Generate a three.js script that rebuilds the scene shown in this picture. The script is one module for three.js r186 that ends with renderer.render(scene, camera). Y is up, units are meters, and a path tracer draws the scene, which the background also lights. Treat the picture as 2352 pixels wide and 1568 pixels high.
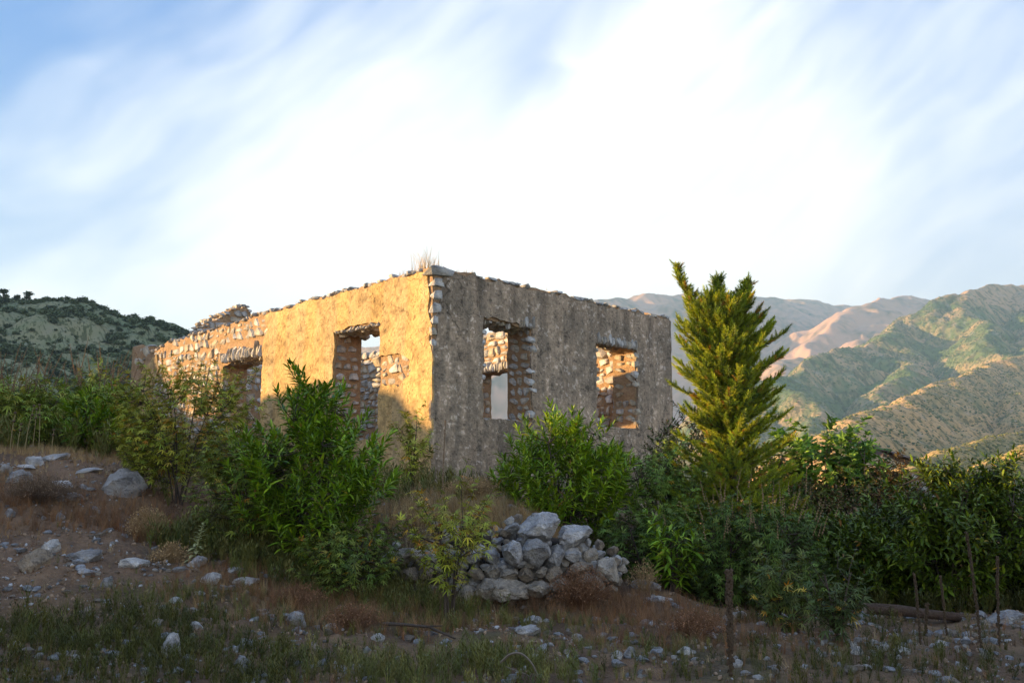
import * as THREE from 'three';
import { mergeGeometries, mergeVertices, toCreasedNormals } from 'three/addons/utils/BufferGeometryUtils.js';
import { ConvexGeometry } from 'three/addons/geometries/ConvexGeometry.js';
import { createNoise2D, createNoise3D } from 'simplex-noise';

// ---------------------------------------------------------------- camera, sky, sun, exposure
const scene = new THREE.Scene();
const EYE = 1.6, FOCAL = 2140, PITCH = Math.atan(327 / 2140);      // lens read off the walls' vanishing points, in pixels of a 2352 wide print
const camera = new THREE.PerspectiveCamera(2 * Math.atan(784 / FOCAL) * 180 / Math.PI, 1.5, 0.1, 30000);
camera.position.set(0, EYE, 0); camera.rotation.x = PITCH; scene.add(camera);
const EXPOSURE = 3.2;
const SUN_AZ = -84 * Math.PI / 180, SUN_EL = 9 * Math.PI / 180;
const SUN = new THREE.Vector3(Math.sin(SUN_AZ) * Math.cos(SUN_EL), Math.sin(SUN_EL), -Math.cos(SUN_AZ) * Math.cos(SUN_EL));
const sun = new THREE.DirectionalLight(new THREE.Color().setRGB(1, 0.66, 0.30), 5);
sun.target.position.set(0, 2, -20); sun.position.copy(sun.target.position).addScaledVector(SUN, 120);
sun.castShadow = true; sun.shadow.mapSize.set(4096, 4096);
Object.assign(sun.shadow.camera, { left: -40, right: 40, top: 40, bottom: -40, near: 1, far: 400 });
scene.add(sun, sun.target);
scene.fog = new THREE.FogExp2(new THREE.Color().setRGB(0.44, 0.72, 1.0), 0.00014);

function rng(seed) { let s = seed >>> 0; return () => { s = (s + 0x6d2b79f5) | 0; let t = Math.imul(s ^ (s >>> 15), 1 | s); t = (t + Math.imul(t ^ (t >>> 7), 61 | t)) ^ t; return ((t ^ (t >>> 14)) >>> 0) / 4294967296; }; }
const n2 = createNoise2D(rng(11)), n3 = createNoise3D(rng(12));
const lerp = (a, b, t) => a + (b - a) * t, clamp = (x, a = 0, b = 1) => Math.min(b, Math.max(a, x));
const sstep = (a, b, x) => { const t = clamp((x - a) / (b - a)); return t * t * (3 - 2 * t); };
const fbm2 = (x, y, o = 4) => { let s = 0, a = 0.5; for (let i = 0; i < o; i++) { s += a * n2(x, y); x = x * 2.03 + 7.1; y = y * 2.03 - 3.7; a *= 0.5; } return s; };
const fbm3 = (x, y, z, o = 4) => { let s = 0, a = 0.5; for (let i = 0; i < o; i++) { s += a * n3(x, y, z); x = x * 2.03 + 7.1; y = y * 2.03 - 3.7; z = z * 2.03 + 1.3; a *= 0.5; } return s; };
const V = (x, y, z) => new THREE.Vector3(x, y, z);

{ // the sky: blue above, a veil of cirrus swept in long streaks, white towards the horizon
  const W = 2048, H = 1024, data = new Float32Array(W * H * 4);
  for (let j = 0; j < H; j++) {
    const el = ((j + 0.5) / H - 0.5) * Math.PI;
    for (let i = 0; i < W; i++) {
      if (el < 0) { const k = (j * W + i) * 4; data[k] = 0.30; data[k + 1] = 0.28; data[k + 2] = 0.25; data[k + 3] = 1; continue; }
      const lon = ((i + 0.5) / W - 0.5) * 2 * Math.PI;               // atan2(z, x)
      const dx = Math.cos(el) * Math.cos(lon), dy = Math.sin(el), dz = Math.cos(el) * Math.sin(lon);
      const az = Math.atan2(dx, -dz), e = Math.max(el, 0);
      // clear air
      const g = Math.exp(-e / 0.17), up = sstep(0.05, 0.9, e);
      let r = lerp(0.034, 0.26, g) * (1 - 0.4 * up), gg = lerp(0.125, 0.335, g) * (1 - 0.36 * up), b = lerp(0.31, 0.40, g) * (1 - 0.25 * up);
      // cirrus in a frame turned 34 degrees, wrapped by direction noise behind the viewer
      const u = az * 0.829 + e * 0.559, v = -az * 0.559 + e * 0.829;
      const w = sstep(1.7, 0.9, Math.abs(az));
      const warp = fbm3(dx * 2.6, dy * 3.6, dz * 2.6, 3);
      const fine = fbm2(u * 3.0 + warp * 0.25, v * 9 + warp * 0.45, 6), broad = fbm2(u * 1.6 + 3, v * 3.2 - 2 + warp * 0.3, 3), curl = fbm2(u * 13 + warp, v * 30 + warp * 2, 4);
      const edge = v + 0.07 * broad + 0.045 * fine + 0.015 * curl;
      let front = (0.04 + 0.94 * sstep(0.72, 0.24, edge)) * (1 - 0.60 * sstep(0.26, 0.70, u + 0.20 * broad + 0.10 * fine));
      const wisp = fbm2(u * 4.5 + warp * 0.3 + 20, v * 26 + warp * 0.7, 6);
      front = clamp(front + 0.16 * fine * sstep(0.2, 0.5, u) + (0.06 * curl + 0.13 * wisp) * (0.25 + front * (1 - front) * 3));
      front *= 1 - 0.45 * Math.exp(-(((u - 0.36 + 0.1 * broad) / 0.15) ** 2) - (((v - 0.36 + 0.05 * fine) / 0.05) ** 2));
      front *= 1 - 0.55 * sstep(-0.34, -0.60, az - 0.16 * fine - 0.1 * broad);
      const back = clamp(0.55 + 0.8 * fbm3(dx * 1.7 + 5, dy * 4, dz * 1.7, 5) - 0.25 * up);
      let c = lerp(back, front, w);
      const veil = Math.exp(-((e / 0.20) ** 2)) * (0.45 + 0.50 * w * Math.exp(-((az + 0.10) ** 2) / 0.14));
      c = clamp(1 - (1 - c) * (1 - veil));
      c = Math.pow(c, 1.15); r = lerp(r, 0.53, c); gg = lerp(gg, 0.522, c); b = lerp(b, 0.505, c);
      // warm aureole over the ridge where the sun stands
      const cs = dx * SUN.x + dy * SUN.y + dz * SUN.z, au = Math.pow(Math.max(cs, 0), 24) * 0.35;
      r += au * 1.0; gg += au * 0.78; b += au * 0.45;
      const k = (j * W + i) * 4; data[k] = r; data[k + 1] = gg; data[k + 2] = b; data[k + 3] = 1;
    }
  }
  const t = new THREE.DataTexture(data, W, H, THREE.RGBAFormat, THREE.FloatType);
  t.mapping = THREE.EquirectangularReflectionMapping; t.magFilter = t.minFilter = THREE.LinearFilter; t.needsUpdate = true;
  scene.background = t; scene.environment = t;
}
const renderer = new THREE.WebGLRenderer({ antialias: true });
renderer.toneMapping = THREE.LinearToneMapping; renderer.toneMappingExposure = EXPOSURE;
renderer.shadowMap.enabled = true; renderer.setSize(1024, 682);

// ---------------------------------------------------------------- helpers
const taken = new Map();
function numbered(name) { const n = taken.get(name) || 0; taken.set(name, n + 1); return n ? `${name}_${String(n).padStart(3, '0')}` : name; }
function shade(o) { o.castShadow = o.receiveShadow = true; return o; }
function tag(o, label, category, group, kind) { if (label) o.userData.label = label; if (category) o.userData.category = category; if (group) o.userData.group = group; if (kind) o.userData.kind = kind; return o; }
function thing(name, label, category, p, group) { const o = new THREE.Group(); o.name = numbered(name); if (p) o.position.copy(p); scene.add(o); return tag(o, label, category, group); }
function mesh(name, geo, mat, parent) { const o = shade(new THREE.Mesh(geo, mat)); o.name = parent ? name : numbered(name); (parent || scene).add(o); return o; }
function copies(name, geo, mat, list, parent) {                       // list of {m: Matrix4, c: Color}
  const o = shade(new THREE.InstancedMesh(geo, mat, list.length)); o.name = parent ? name : numbered(name);
  list.forEach((e, i) => { o.setMatrixAt(i, e.m); if (e.c) o.setColorAt(i, e.c); });
  o.userData.kind = 'stuff'; (parent || scene).add(o); return o;
}
const rgb = (r, g, b) => new THREE.Color().setRGB(r, g, b);
// a point of the place: where the sight line through a print pixel is d metres into the scene
function P(px, py, d) {
  const a = (px - 1176) / FOCAL, b = (784 - py) / FOCAL, c = Math.cos(PITCH), s = Math.sin(PITCH);
  const k = d / (c - b * s); return V(a * k, EYE + (b * c + s) * k, -d);
}
function tube(points, r0, r1, sides = 5) {
  const pos = [], idx = [], n = points.length, t = V(), a = V(), b = V();
  for (let i = 0; i < n; i++) {
    t.subVectors(points[Math.min(n - 1, i + 1)], points[Math.max(0, i - 1)]).normalize();
    a.set(0.31, 0.17, 0.93).cross(t); if (a.lengthSq() < 0.01) a.set(1, 0, 0).cross(t); a.normalize(); b.crossVectors(t, a);
    const r = lerp(r0, r1, i / (n - 1));
    for (let k = 0; k < sides; k++) { const f = k / sides * 2 * Math.PI; pos.push(points[i].x + r * (a.x * Math.cos(f) + b.x * Math.sin(f)), points[i].y + r * (a.y * Math.cos(f) + b.y * Math.sin(f)), points[i].z + r * (a.z * Math.cos(f) + b.z * Math.sin(f))); }
    if (i) for (let k = 0; k < sides; k++) { const q = (i - 1) * sides, k2 = (k + 1) % sides; idx.push(q + k, q + k2, q + sides + k, q + k2, q + sides + k2, q + sides + k); }
  }
  const g = new THREE.BufferGeometry(); g.setAttribute('position', new THREE.Float32BufferAttribute(pos, 3)); g.setIndex(idx); g.computeVertexNormals(); return g;
}
function curve(a, b, c, n = 6) { const out = []; for (let i = 0; i <= n; i++) { const t = i / n, u = 1 - t; out.push(V(u * u * a.x + 2 * u * t * b.x + t * t * c.x, u * u * a.y + 2 * u * t * b.y + t * t * c.y, u * u * a.z + 2 * u * t * b.z + t * t * c.z)); } return out; }
// textures that tile: value noise on a wrapped lattice
function lattice(seed) { const r = rng(seed), T = new Float32Array(65536); for (let i = 0; i < 65536; i++) T[i] = r(); return T; }
const LAT = lattice(77);
function vn(x, y, p, o = 0) { const xi = Math.floor(x), yi = Math.floor(y); let fx = x - xi, fy = y - yi; fx = fx * fx * (3 - 2 * fx); fy = fy * fy * (3 - 2 * fy);
  const X0 = ((xi % p) + p) % p, X1 = (X0 + 1) % p, Y0 = ((yi % p) + p) % p, Y1 = (Y0 + 1) % p, at = (X, Y) => LAT[(X * 197 + Y * 1013 + o * 7919) & 65535];
  return lerp(lerp(at(X0, Y0), at(X1, Y0), fx), lerp(at(X0, Y1), at(X1, Y1), fx), fy); }
function vf(u, v, p, oct, o = 0, sx = 1) { let s = 0, a = 0.5, n = 0; for (let i = 0; i < oct; i++) { s += a * vn(u * p * sx, v * p, Math.max(1, Math.round(p * (sx < 1 ? 1 : 1))), o + i); n += a; p *= 2; a *= 0.55; } return s / n; }
function texture(N, f, srgb) {
  const d = new Uint8Array(N * N * 4);
  for (let j = 0; j < N; j++) for (let i = 0; i < N; i++) { const c = f((i + 0.5) / N, (j + 0.5) / N), k = (j * N + i) * 4; for (let q = 0; q < 3; q++) { let x = clamp(c[q]); if (srgb) x = x <= 0.0031308 ? 12.92 * x : 1.055 * Math.pow(x, 1 / 2.4) - 0.055; d[k + q] = 255 * x; } d[k + 3] = 255; }
  const t = new THREE.DataTexture(d, N, N, THREE.RGBAFormat); t.wrapS = t.wrapT = THREE.RepeatWrapping; t.magFilter = THREE.LinearFilter; t.minFilter = THREE.LinearMipmapLinearFilter; t.generateMipmaps = true;
  if (srgb) t.colorSpace = THREE.SRGBColorSpace; t.needsUpdate = true; return t;
}
function boxUV(g, s = 1) { const p = g.attributes.position, n = g.attributes.normal, uv = new Float32Array(p.count * 2);
  for (let i = 0; i < p.count; i++) { const X = Math.abs(n.getX(i)), Y = Math.abs(n.getY(i)), Z = Math.abs(n.getZ(i)); let a, b; if (X > Y && X > Z) { a = p.getZ(i); b = p.getY(i); } else if (Y > Z) { a = p.getX(i); b = p.getZ(i); } else { a = p.getX(i); b = p.getY(i); } uv[2 * i] = a * s; uv[2 * i + 1] = b * s; }
  g.setAttribute('uv', new THREE.BufferAttribute(uv, 2)); return g; }

// ---------------------------------------------------------------- materials
const limeTex = texture(512, (u, v) => { const a = vf(u, v, 5, 5, 1), b = vf(u, v, 24, 4, 9), c = vf(u, v, 60, 2, 17); let k = 0.45 + 0.95 * a + 0.55 * (b - 0.5); k *= 1 - 0.45 * sstep(0.60, 0.74, b); const l = sstep(0.62, 0.72, vf(u, v, 9, 4, 31)); return [k * lerp(0.72, 0.86, a) * (1 + 0.05 * l), k * lerp(0.72, 0.84, a), k * lerp(0.74, 0.80, a) * (1 - 0.08 * l) + 0.04 * (c - 0.5)]; }, true);
const limeBump = texture(512, (u, v) => { const k = 0.5 * vf(u, v, 8, 5, 3) + 0.5 * Math.abs(2 * vf(u, v, 16, 4, 40) - 1); return [k, k, k]; });
const soilTex = texture(1024, (u, v) => { const a = vf(u, v, 6, 5, 2), b = vf(u, v, 40, 3, 19), c = vf(u, v, 130, 2, 23); let k = 0.45 + 0.7 * a + 0.5 * (b - 0.5); const peb = sstep(0.66, 0.78, c * 0.6 + b * 0.4); return [k + peb * 0.5, k * 0.97 + peb * 0.5, k * 0.94 + peb * 0.5]; }, true);
const soilBump = texture(1024, (u, v) => { const k = 0.4 * vf(u, v, 20, 4, 5) + 0.6 * vf(u, v, 90, 3, 6); return [k, k, k]; });
const mortarTex = texture(512, (u, v) => { const a = vf(u, v, 6, 5, 51), b = vf(u, v, 40, 3, 52); const k = 0.55 + 0.6 * a + 0.4 * (b - 0.5); return [k, k * lerp(0.86, 1, b), k * lerp(0.74, 1, a)]; }, true);
const STONE = [rgb(0.74, 0.71, 0.66), rgb(0.60, 0.58, 0.54), rgb(0.72, 0.64, 0.51), rgb(0.54, 0.50, 0.44), rgb(0.84, 0.81, 0.76), rgb(0.64, 0.54, 0.40)].map((c) => new THREE.MeshStandardMaterial({ color: c, map: limeTex, bumpMap: limeBump, bumpScale: 0.02, roughness: 0.92 }));
const ROCK = [rgb(0.66, 0.63, 0.60), rgb(0.48, 0.46, 0.44), rgb(0.86, 0.82, 0.77), rgb(0.46, 0.37, 0.27), rgb(0.58, 0.50, 0.40)].map((c) => new THREE.MeshStandardMaterial({ color: c, map: limeTex, bumpMap: limeBump, bumpScale: 0.035, roughness: 0.95 }));
const landTex = texture(512, (u, v) => { const a = vf(u, v, 10, 4, 61), b = vf(u, v, 34, 3, 62), c = vf(u, v, 90, 2, 63); const bush = sstep(0.50, 0.60, b * 0.6 + a * 0.4), stone = sstep(0.66, 0.74, c * 0.6 + b * 0.2 + (1 - a) * 0.2); const k = lerp(1.10, 0.42, bush) + 0.25 * (c - 0.5); return [lerp(k, 1, stone * 0.7), lerp(k * lerp(1, 1.12, bush), 0.98, stone * 0.7), lerp(k * lerp(0.95, 0.9, bush), 0.95, stone * 0.7)]; }, true);
const M = {
  mortar: new THREE.MeshStandardMaterial({ color: rgb(0.50, 0.345, 0.205), map: mortarTex, bumpMap: soilBump, bumpScale: 0.03, roughness: 1 }),
  soil: new THREE.MeshStandardMaterial({ vertexColors: true, map: soilTex, bumpMap: soilBump, bumpScale: 0.03, roughness: 1 }),
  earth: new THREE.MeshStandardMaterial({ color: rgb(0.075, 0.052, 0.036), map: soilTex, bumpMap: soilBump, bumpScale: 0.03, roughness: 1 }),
  tint: new THREE.MeshStandardMaterial({ color: 0xffffff, roughness: 0.95 }),
  leafGloss: new THREE.MeshStandardMaterial({ color: 0xffffff, roughness: 0.48 }),
  leafThin: new THREE.MeshPhysicalMaterial({ color: 0xffffff, roughness: 0.95, transmission: 0.22, thickness: 0 }),
  leafMatt: new THREE.MeshStandardMaterial({ color: 0xffffff, roughness: 0.7 }),
  wood: new THREE.MeshStandardMaterial({ color: rgb(0.085, 0.062, 0.045), roughness: 0.95 }),
  woodPale: new THREE.MeshStandardMaterial({ color: rgb(0.20, 0.16, 0.12), roughness: 0.95 }),
  stalk: new THREE.MeshStandardMaterial({ color: rgb(0.085, 0.055, 0.03), roughness: 0.95 }),
  bloom: new THREE.MeshStandardMaterial({ color: rgb(0.20, 0.125, 0.07), roughness: 0.95 }),
};

// ---------------------------------------------------------------- rocks: a ball cut by planes and worn by noise
function rockShape(seed, detail = 3, cuts = 9, rough = 0.10, box = 0.35) {
  const r = rng(seed); let g = new THREE.IcosahedronGeometry(1, detail); g.deleteAttribute('uv'); g.deleteAttribute('normal'); g = mergeVertices(g, 1e-4);
  const p = g.attributes.position, planes = [], v = V();
  for (let i = 0; i < cuts; i++) { const n = V(r() * 2 - 1, r() * 2 - 1, r() * 2 - 1).normalize(); planes.push([n, 0.52 + 0.34 * r()]); }
  const o = r() * 50;
  for (let i = 0; i < p.count; i++) {
    v.fromBufferAttribute(p, i); const m = Math.max(Math.abs(v.x), Math.abs(v.y), Math.abs(v.z)); v.multiplyScalar(lerp(1, 0.8 / m, box));
    for (const [n, c] of planes) { const d = v.dot(n) - c; if (d > 0) v.addScaledVector(n, -d * 0.94); }
    const k = 1 + rough * (fbm3(v.x * 1.7 + o, v.y * 1.7, v.z * 1.7, 4) * 1.4 - 0.6 * Math.abs(n3(v.x * 3.3, v.y * 3.3 + o, v.z * 3.3)));
    v.multiplyScalar(k); p.setXYZ(i, v.x, v.y, v.z);
  }
  g.computeBoundingBox(); const s = V(), c = V(); g.boundingBox.getSize(s); g.boundingBox.getCenter(c); g.translate(-c.x, -c.y, -c.z); g.scale(1 / s.x, 1 / s.y, 1 / s.z);
  g = toCreasedNormals(g, 0.75); return boxUV(g, 0.6);
}
const BOULDER = [1, 2, 3, 4, 5, 6, 7, 8, 9, 10].map((s) => rockShape(s * 31, 5, 12, 0.13));
const LUMP = [1, 2, 3, 4, 5, 6, 7, 8].map((s) => rockShape(s * 57 + 3, 3, 10, 0.10));
const SLAB = [1, 2, 3, 4, 5, 6].map((s) => rockShape(s * 91 + 8, 4, 14, 0.09, 0.7));
const CHIP = [1, 2, 3, 4, 5, 6, 7, 8, 9, 10, 11, 12].map((s) => {                 // rubble stones: hulls of a few dozen faces
  const r = rng(s * 13 + 5), pts = [];
  for (let i = 0; i < 22; i++) { const v = V(r() * 2 - 1, r() * 2 - 1, r() * 2 - 1); const m = Math.pow(Math.abs(v.x) ** 4 + Math.abs(v.y) ** 4 + Math.abs(v.z) ** 4, 0.25); pts.push(v.multiplyScalar((0.86 + 0.14 * r()) / m)); }
  let g = new ConvexGeometry(pts); g.computeBoundingBox(); const q = V(), c = V(); g.boundingBox.getSize(q); g.boundingBox.getCenter(c); g.translate(-c.x, -c.y, -c.z); g.scale(1 / q.x, 1 / q.y, 1 / q.z);
  g = toCreasedNormals(g, 0.62); return boxUV(g, 0.5);
});

// ---------------------------------------------------------------- the lie of the land
const CORNER = V(-1.43, 0, -16.5), C45 = Math.SQRT1_2;
const KNOLL = [[-14,1.4],[2,1.5],[14.5,1.4],[15.4,0.7],[16.5,0.5],[18.4,0.6],[19.2,0.5],[20.2,1.2],[21.3,1.25],[22.6,0.9],[23.6,0.4],[25,0.1],[25.8,0.2],[26.5,1.5],[27.2,2.6],[29,2.9],[33,2.8],[46,2.3]];
function pl(t, x) { if (x <= t[0][0]) return t[0][1]; for (let i = 1; i < t.length; i++) if (x < t[i][0]) return lerp(t[i - 1][1], t[i][1], sstep(0, 1, (x - t[i - 1][0]) / (t[i][0] - t[i - 1][0]))); return t[t.length - 1][1]; }
const spot = []; // x, depth, height over the ground the viewer stands on
for (const [px, py, d] of [[0, 1568, 7.2], [400, 1568, 7.3], [800, 1568, 7.4], [1200, 1568, 7.5], [1700, 1568, 7.5], [2300, 1568, 7.5], [0, 1400, 9.2], [400, 1420, 9.2], [800, 1440, 9.6], [1200, 1440, 10], [1700, 1440, 10.2], [2300, 1430, 10.4],
  [50, 1290, 10.5], [300, 1300, 10.8], [520, 1330, 10.8], [700, 1360, 10.8], [900, 1390, 11], [1150, 1398, 11.3], [1400, 1405, 11.2], [1500, 1345, 12.3], [1700, 1425, 11.4], [0, 1200, 12], [150, 1200, 12.2], [250, 1240, 11.8], [400, 1235, 12.5],
  [0, 1040, 14.6], [150, 1046, 15], [270, 1120, 13.4], [430, 1140, 14], [600, 1220, 12.6], [-300, 1060, 13], [-300, 1300, 10], [930, 1262, 12.1], [1100, 1256, 12.1], [1000, 1145, 14.4], [1100, 1145, 14.6], [1200, 1190, 13.2], [1300, 1225, 13.2], [700, 1160, 14], [1400, 1330, 13.2], [1600, 1370, 13.5]]) { const p = P(px, py, d); spot.push([p.x, d, p.y]); }
spot.push([0, 0, 0], [-8, 0, 0.2], [8, 0, 0], [0, 4, 0], [-4.5, 5, 0.15], [5, 5, 0.02], [10, 6, 0], [11, 12, 0.05], [6, 14, -0.05], [9, 18, -0.2], [14, 14, 0], [4, 16, 0.25], [7, 24, -0.8], [3.7, 21.7, 0.6], [1, 19, 1.1], [-1.43, 16.5, 1.5], [-5, 20, 1.7], [-10.5, 25.6, 2.0], [-9, 18, 2.1], [-14, 20, 2.4], [-12, 12, 1.5], [-12, 5, 0.8], [-6, 30, 1.8], [2, 30, 0.5], [10, 32, -1.8], [-16, 30, 2.4], [-16, 8, 1.2]);
const tps = (() => {                                                  // thin-plate spline through the spots
  const n = spot.length, N = n + 3, A = [], U = (r2) => (r2 < 1e-9 ? 0 : r2 * Math.log(r2) * 0.5);
  for (let i = 0; i < n; i++) { const row = new Float64Array(N + 1); for (let j = 0; j < n; j++) row[j] = U((spot[i][0] - spot[j][0]) ** 2 + (spot[i][1] - spot[j][1]) ** 2) + (i === j ? 0.25 : 0); row[n] = 1; row[n + 1] = spot[i][0]; row[n + 2] = spot[i][1]; row[N] = spot[i][2]; A.push(row); }
  for (let k = 0; k < 3; k++) { const row = new Float64Array(N + 1); for (let j = 0; j < n; j++) row[j] = k === 0 ? 1 : spot[j][k - 1]; A.push(row); }
  for (let c = 0; c < N; c++) { let p = c; for (let i = c + 1; i < N; i++) if (Math.abs(A[i][c]) > Math.abs(A[p][c])) p = i; [A[c], A[p]] = [A[p], A[c]]; for (let i = 0; i < N; i++) if (i !== c) { const f = A[i][c] / A[c][c]; if (f) for (let j = c; j <= N; j++) A[i][j] -= f * A[c][j]; } }
  const w = A.map((row, i) => row[N] / row[i]);
  return (x, d) => { let s = w[n] + w[n + 1] * x + w[n + 2] * d; for (let i = 0; i < n; i++) s += w[i] * U((x - spot[i][0]) ** 2 + (d - spot[i][1]) ** 2); return s; };
})();
function landY(x, z, micro = 1) {
  const d = -z, cx = clamp(x, -16, 14), cd = clamp(d, 0, 32);
  let h = tps(cx, cd);
  const out = Math.hypot(x - cx, d - cd);
  h = lerp(h, x < 0 ? 1.5 : -0.6, sstep(0, 14, out));
  // the knoll to the side, beyond the picture, that holds the sun off the foreground
  if (x < -13) { const crest = EYE + pl(KNOLL, d) + 4.75; const up = sstep(-13.5, -29, x) * (1 - 0.4 * sstep(-32, -60, x)); const fade = sstep(44, 34, d) * sstep(-45, -25, d); h = lerp(h, crest + 0.16 * fbm2(x * 0.3, d * 0.9, 3), up * fade); }
  const far = Math.hypot(x, d - 8);
  if (d > 20 || x > 20) h -= 60 * sstep(34, 260, far) * sstep(0, 40, Math.max(d - 18, x - 18)) ;
  if (micro) { const near = 1 - sstep(20, 40, far); h += near * (0.10 * fbm2(x * 0.8, d * 0.8, 3) + 0.035 * fbm2(x * 3.5 + 9, d * 3.5, 3)); if (far > 60) h += 5 * fbm2(x * 0.006, d * 0.006, 4); }
  return h;
}
// where the sight line through a print pixel meets the land
function hit(px, py) { let a = 4; for (let d = 4; d < 60; d += 0.05) { const p = P(px, py, d); if (landY(p.x, p.z) > p.y) return V(p.x, landY(p.x, p.z), p.z); a = d; } const p = P(px, py, a); return V(p.x, landY(p.x, p.z), p.z); }
{
  const axis = (lo, hi, step, reach, left0) => { const m = []; for (let x = lo; x <= hi; x += step) m.push(x); let s = step, x = lo; const left = []; while (x > -(left0 || reach)) { s = Math.min(s * 1.11, 400); x -= s; left.unshift(x); } s = step; x = hi; while (x < reach) { s = Math.min(s * 1.11, 400); x += s; m.push(x); } return [...left, ...m]; };
  const xs = axis(-9, 9, 0.09, 7500, 1500), ds = axis(6, 17, 0.09, 7500, 1500), pos = [], col = [], uv = [], idx = [], nx = xs.length, nd = ds.length;
  const soilA = [0.25, 0.152, 0.085], soilB = [0.14, 0.080, 0.042], straw = [0.30, 0.19, 0.085], moss = [0.07, 0.075, 0.025], field = [0.12, 0.11, 0.05];
  for (let j = 0; j < nd; j++) for (let i = 0; i < nx; i++) {
    const x = xs[i], d = ds[j]; pos.push(x, landY(x, -d), -d); uv.push(x / 1.6, d / 1.6);
    const a = sstep(-0.3, 0.35, fbm2(x * 0.5, d * 0.5, 4)), b = sstep(0.0, 0.5, fbm2(x * 0.9 + 30, d * 0.9, 4)), path = sstep(1.6, 0.2, Math.abs(x + 5.2 + (d - 11) * 0.35)) * sstep(9, 10.5, d);
    const far = sstep(22, 60, Math.hypot(x, d - 10));
    for (let k = 0; k < 3; k++) { let c = lerp(soilB[k], soilA[k], clamp(a * 0.7 + path)); c = lerp(c, straw[k], b * 0.5 * (1 - path)); c = lerp(c, moss[k], 0.55 * sstep(0.15, 0.5, fbm2(x * 0.4 - 9, d * 0.4 + 4, 3)) * (1 - path)); col.push(lerp(c, field[k], far)); }
    if (i && j) { const q = (j - 1) * nx + i - 1; idx.push(q, q + 1, q + nx, q + 1, q + nx + 1, q + nx); }
  }
  const g = new THREE.BufferGeometry(); g.setAttribute('position', new THREE.Float32BufferAttribute(pos, 3)); g.setAttribute('color', new THREE.Float32BufferAttribute(col, 3)); g.setAttribute('uv', new THREE.Float32BufferAttribute(uv, 2)); g.setIndex(idx); g.computeVertexNormals();
  tag(mesh('ground', g, M.soil), 'bare reddish earth sloping up from the foreground to the ruined house', null, null, 'structure');
}

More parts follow.
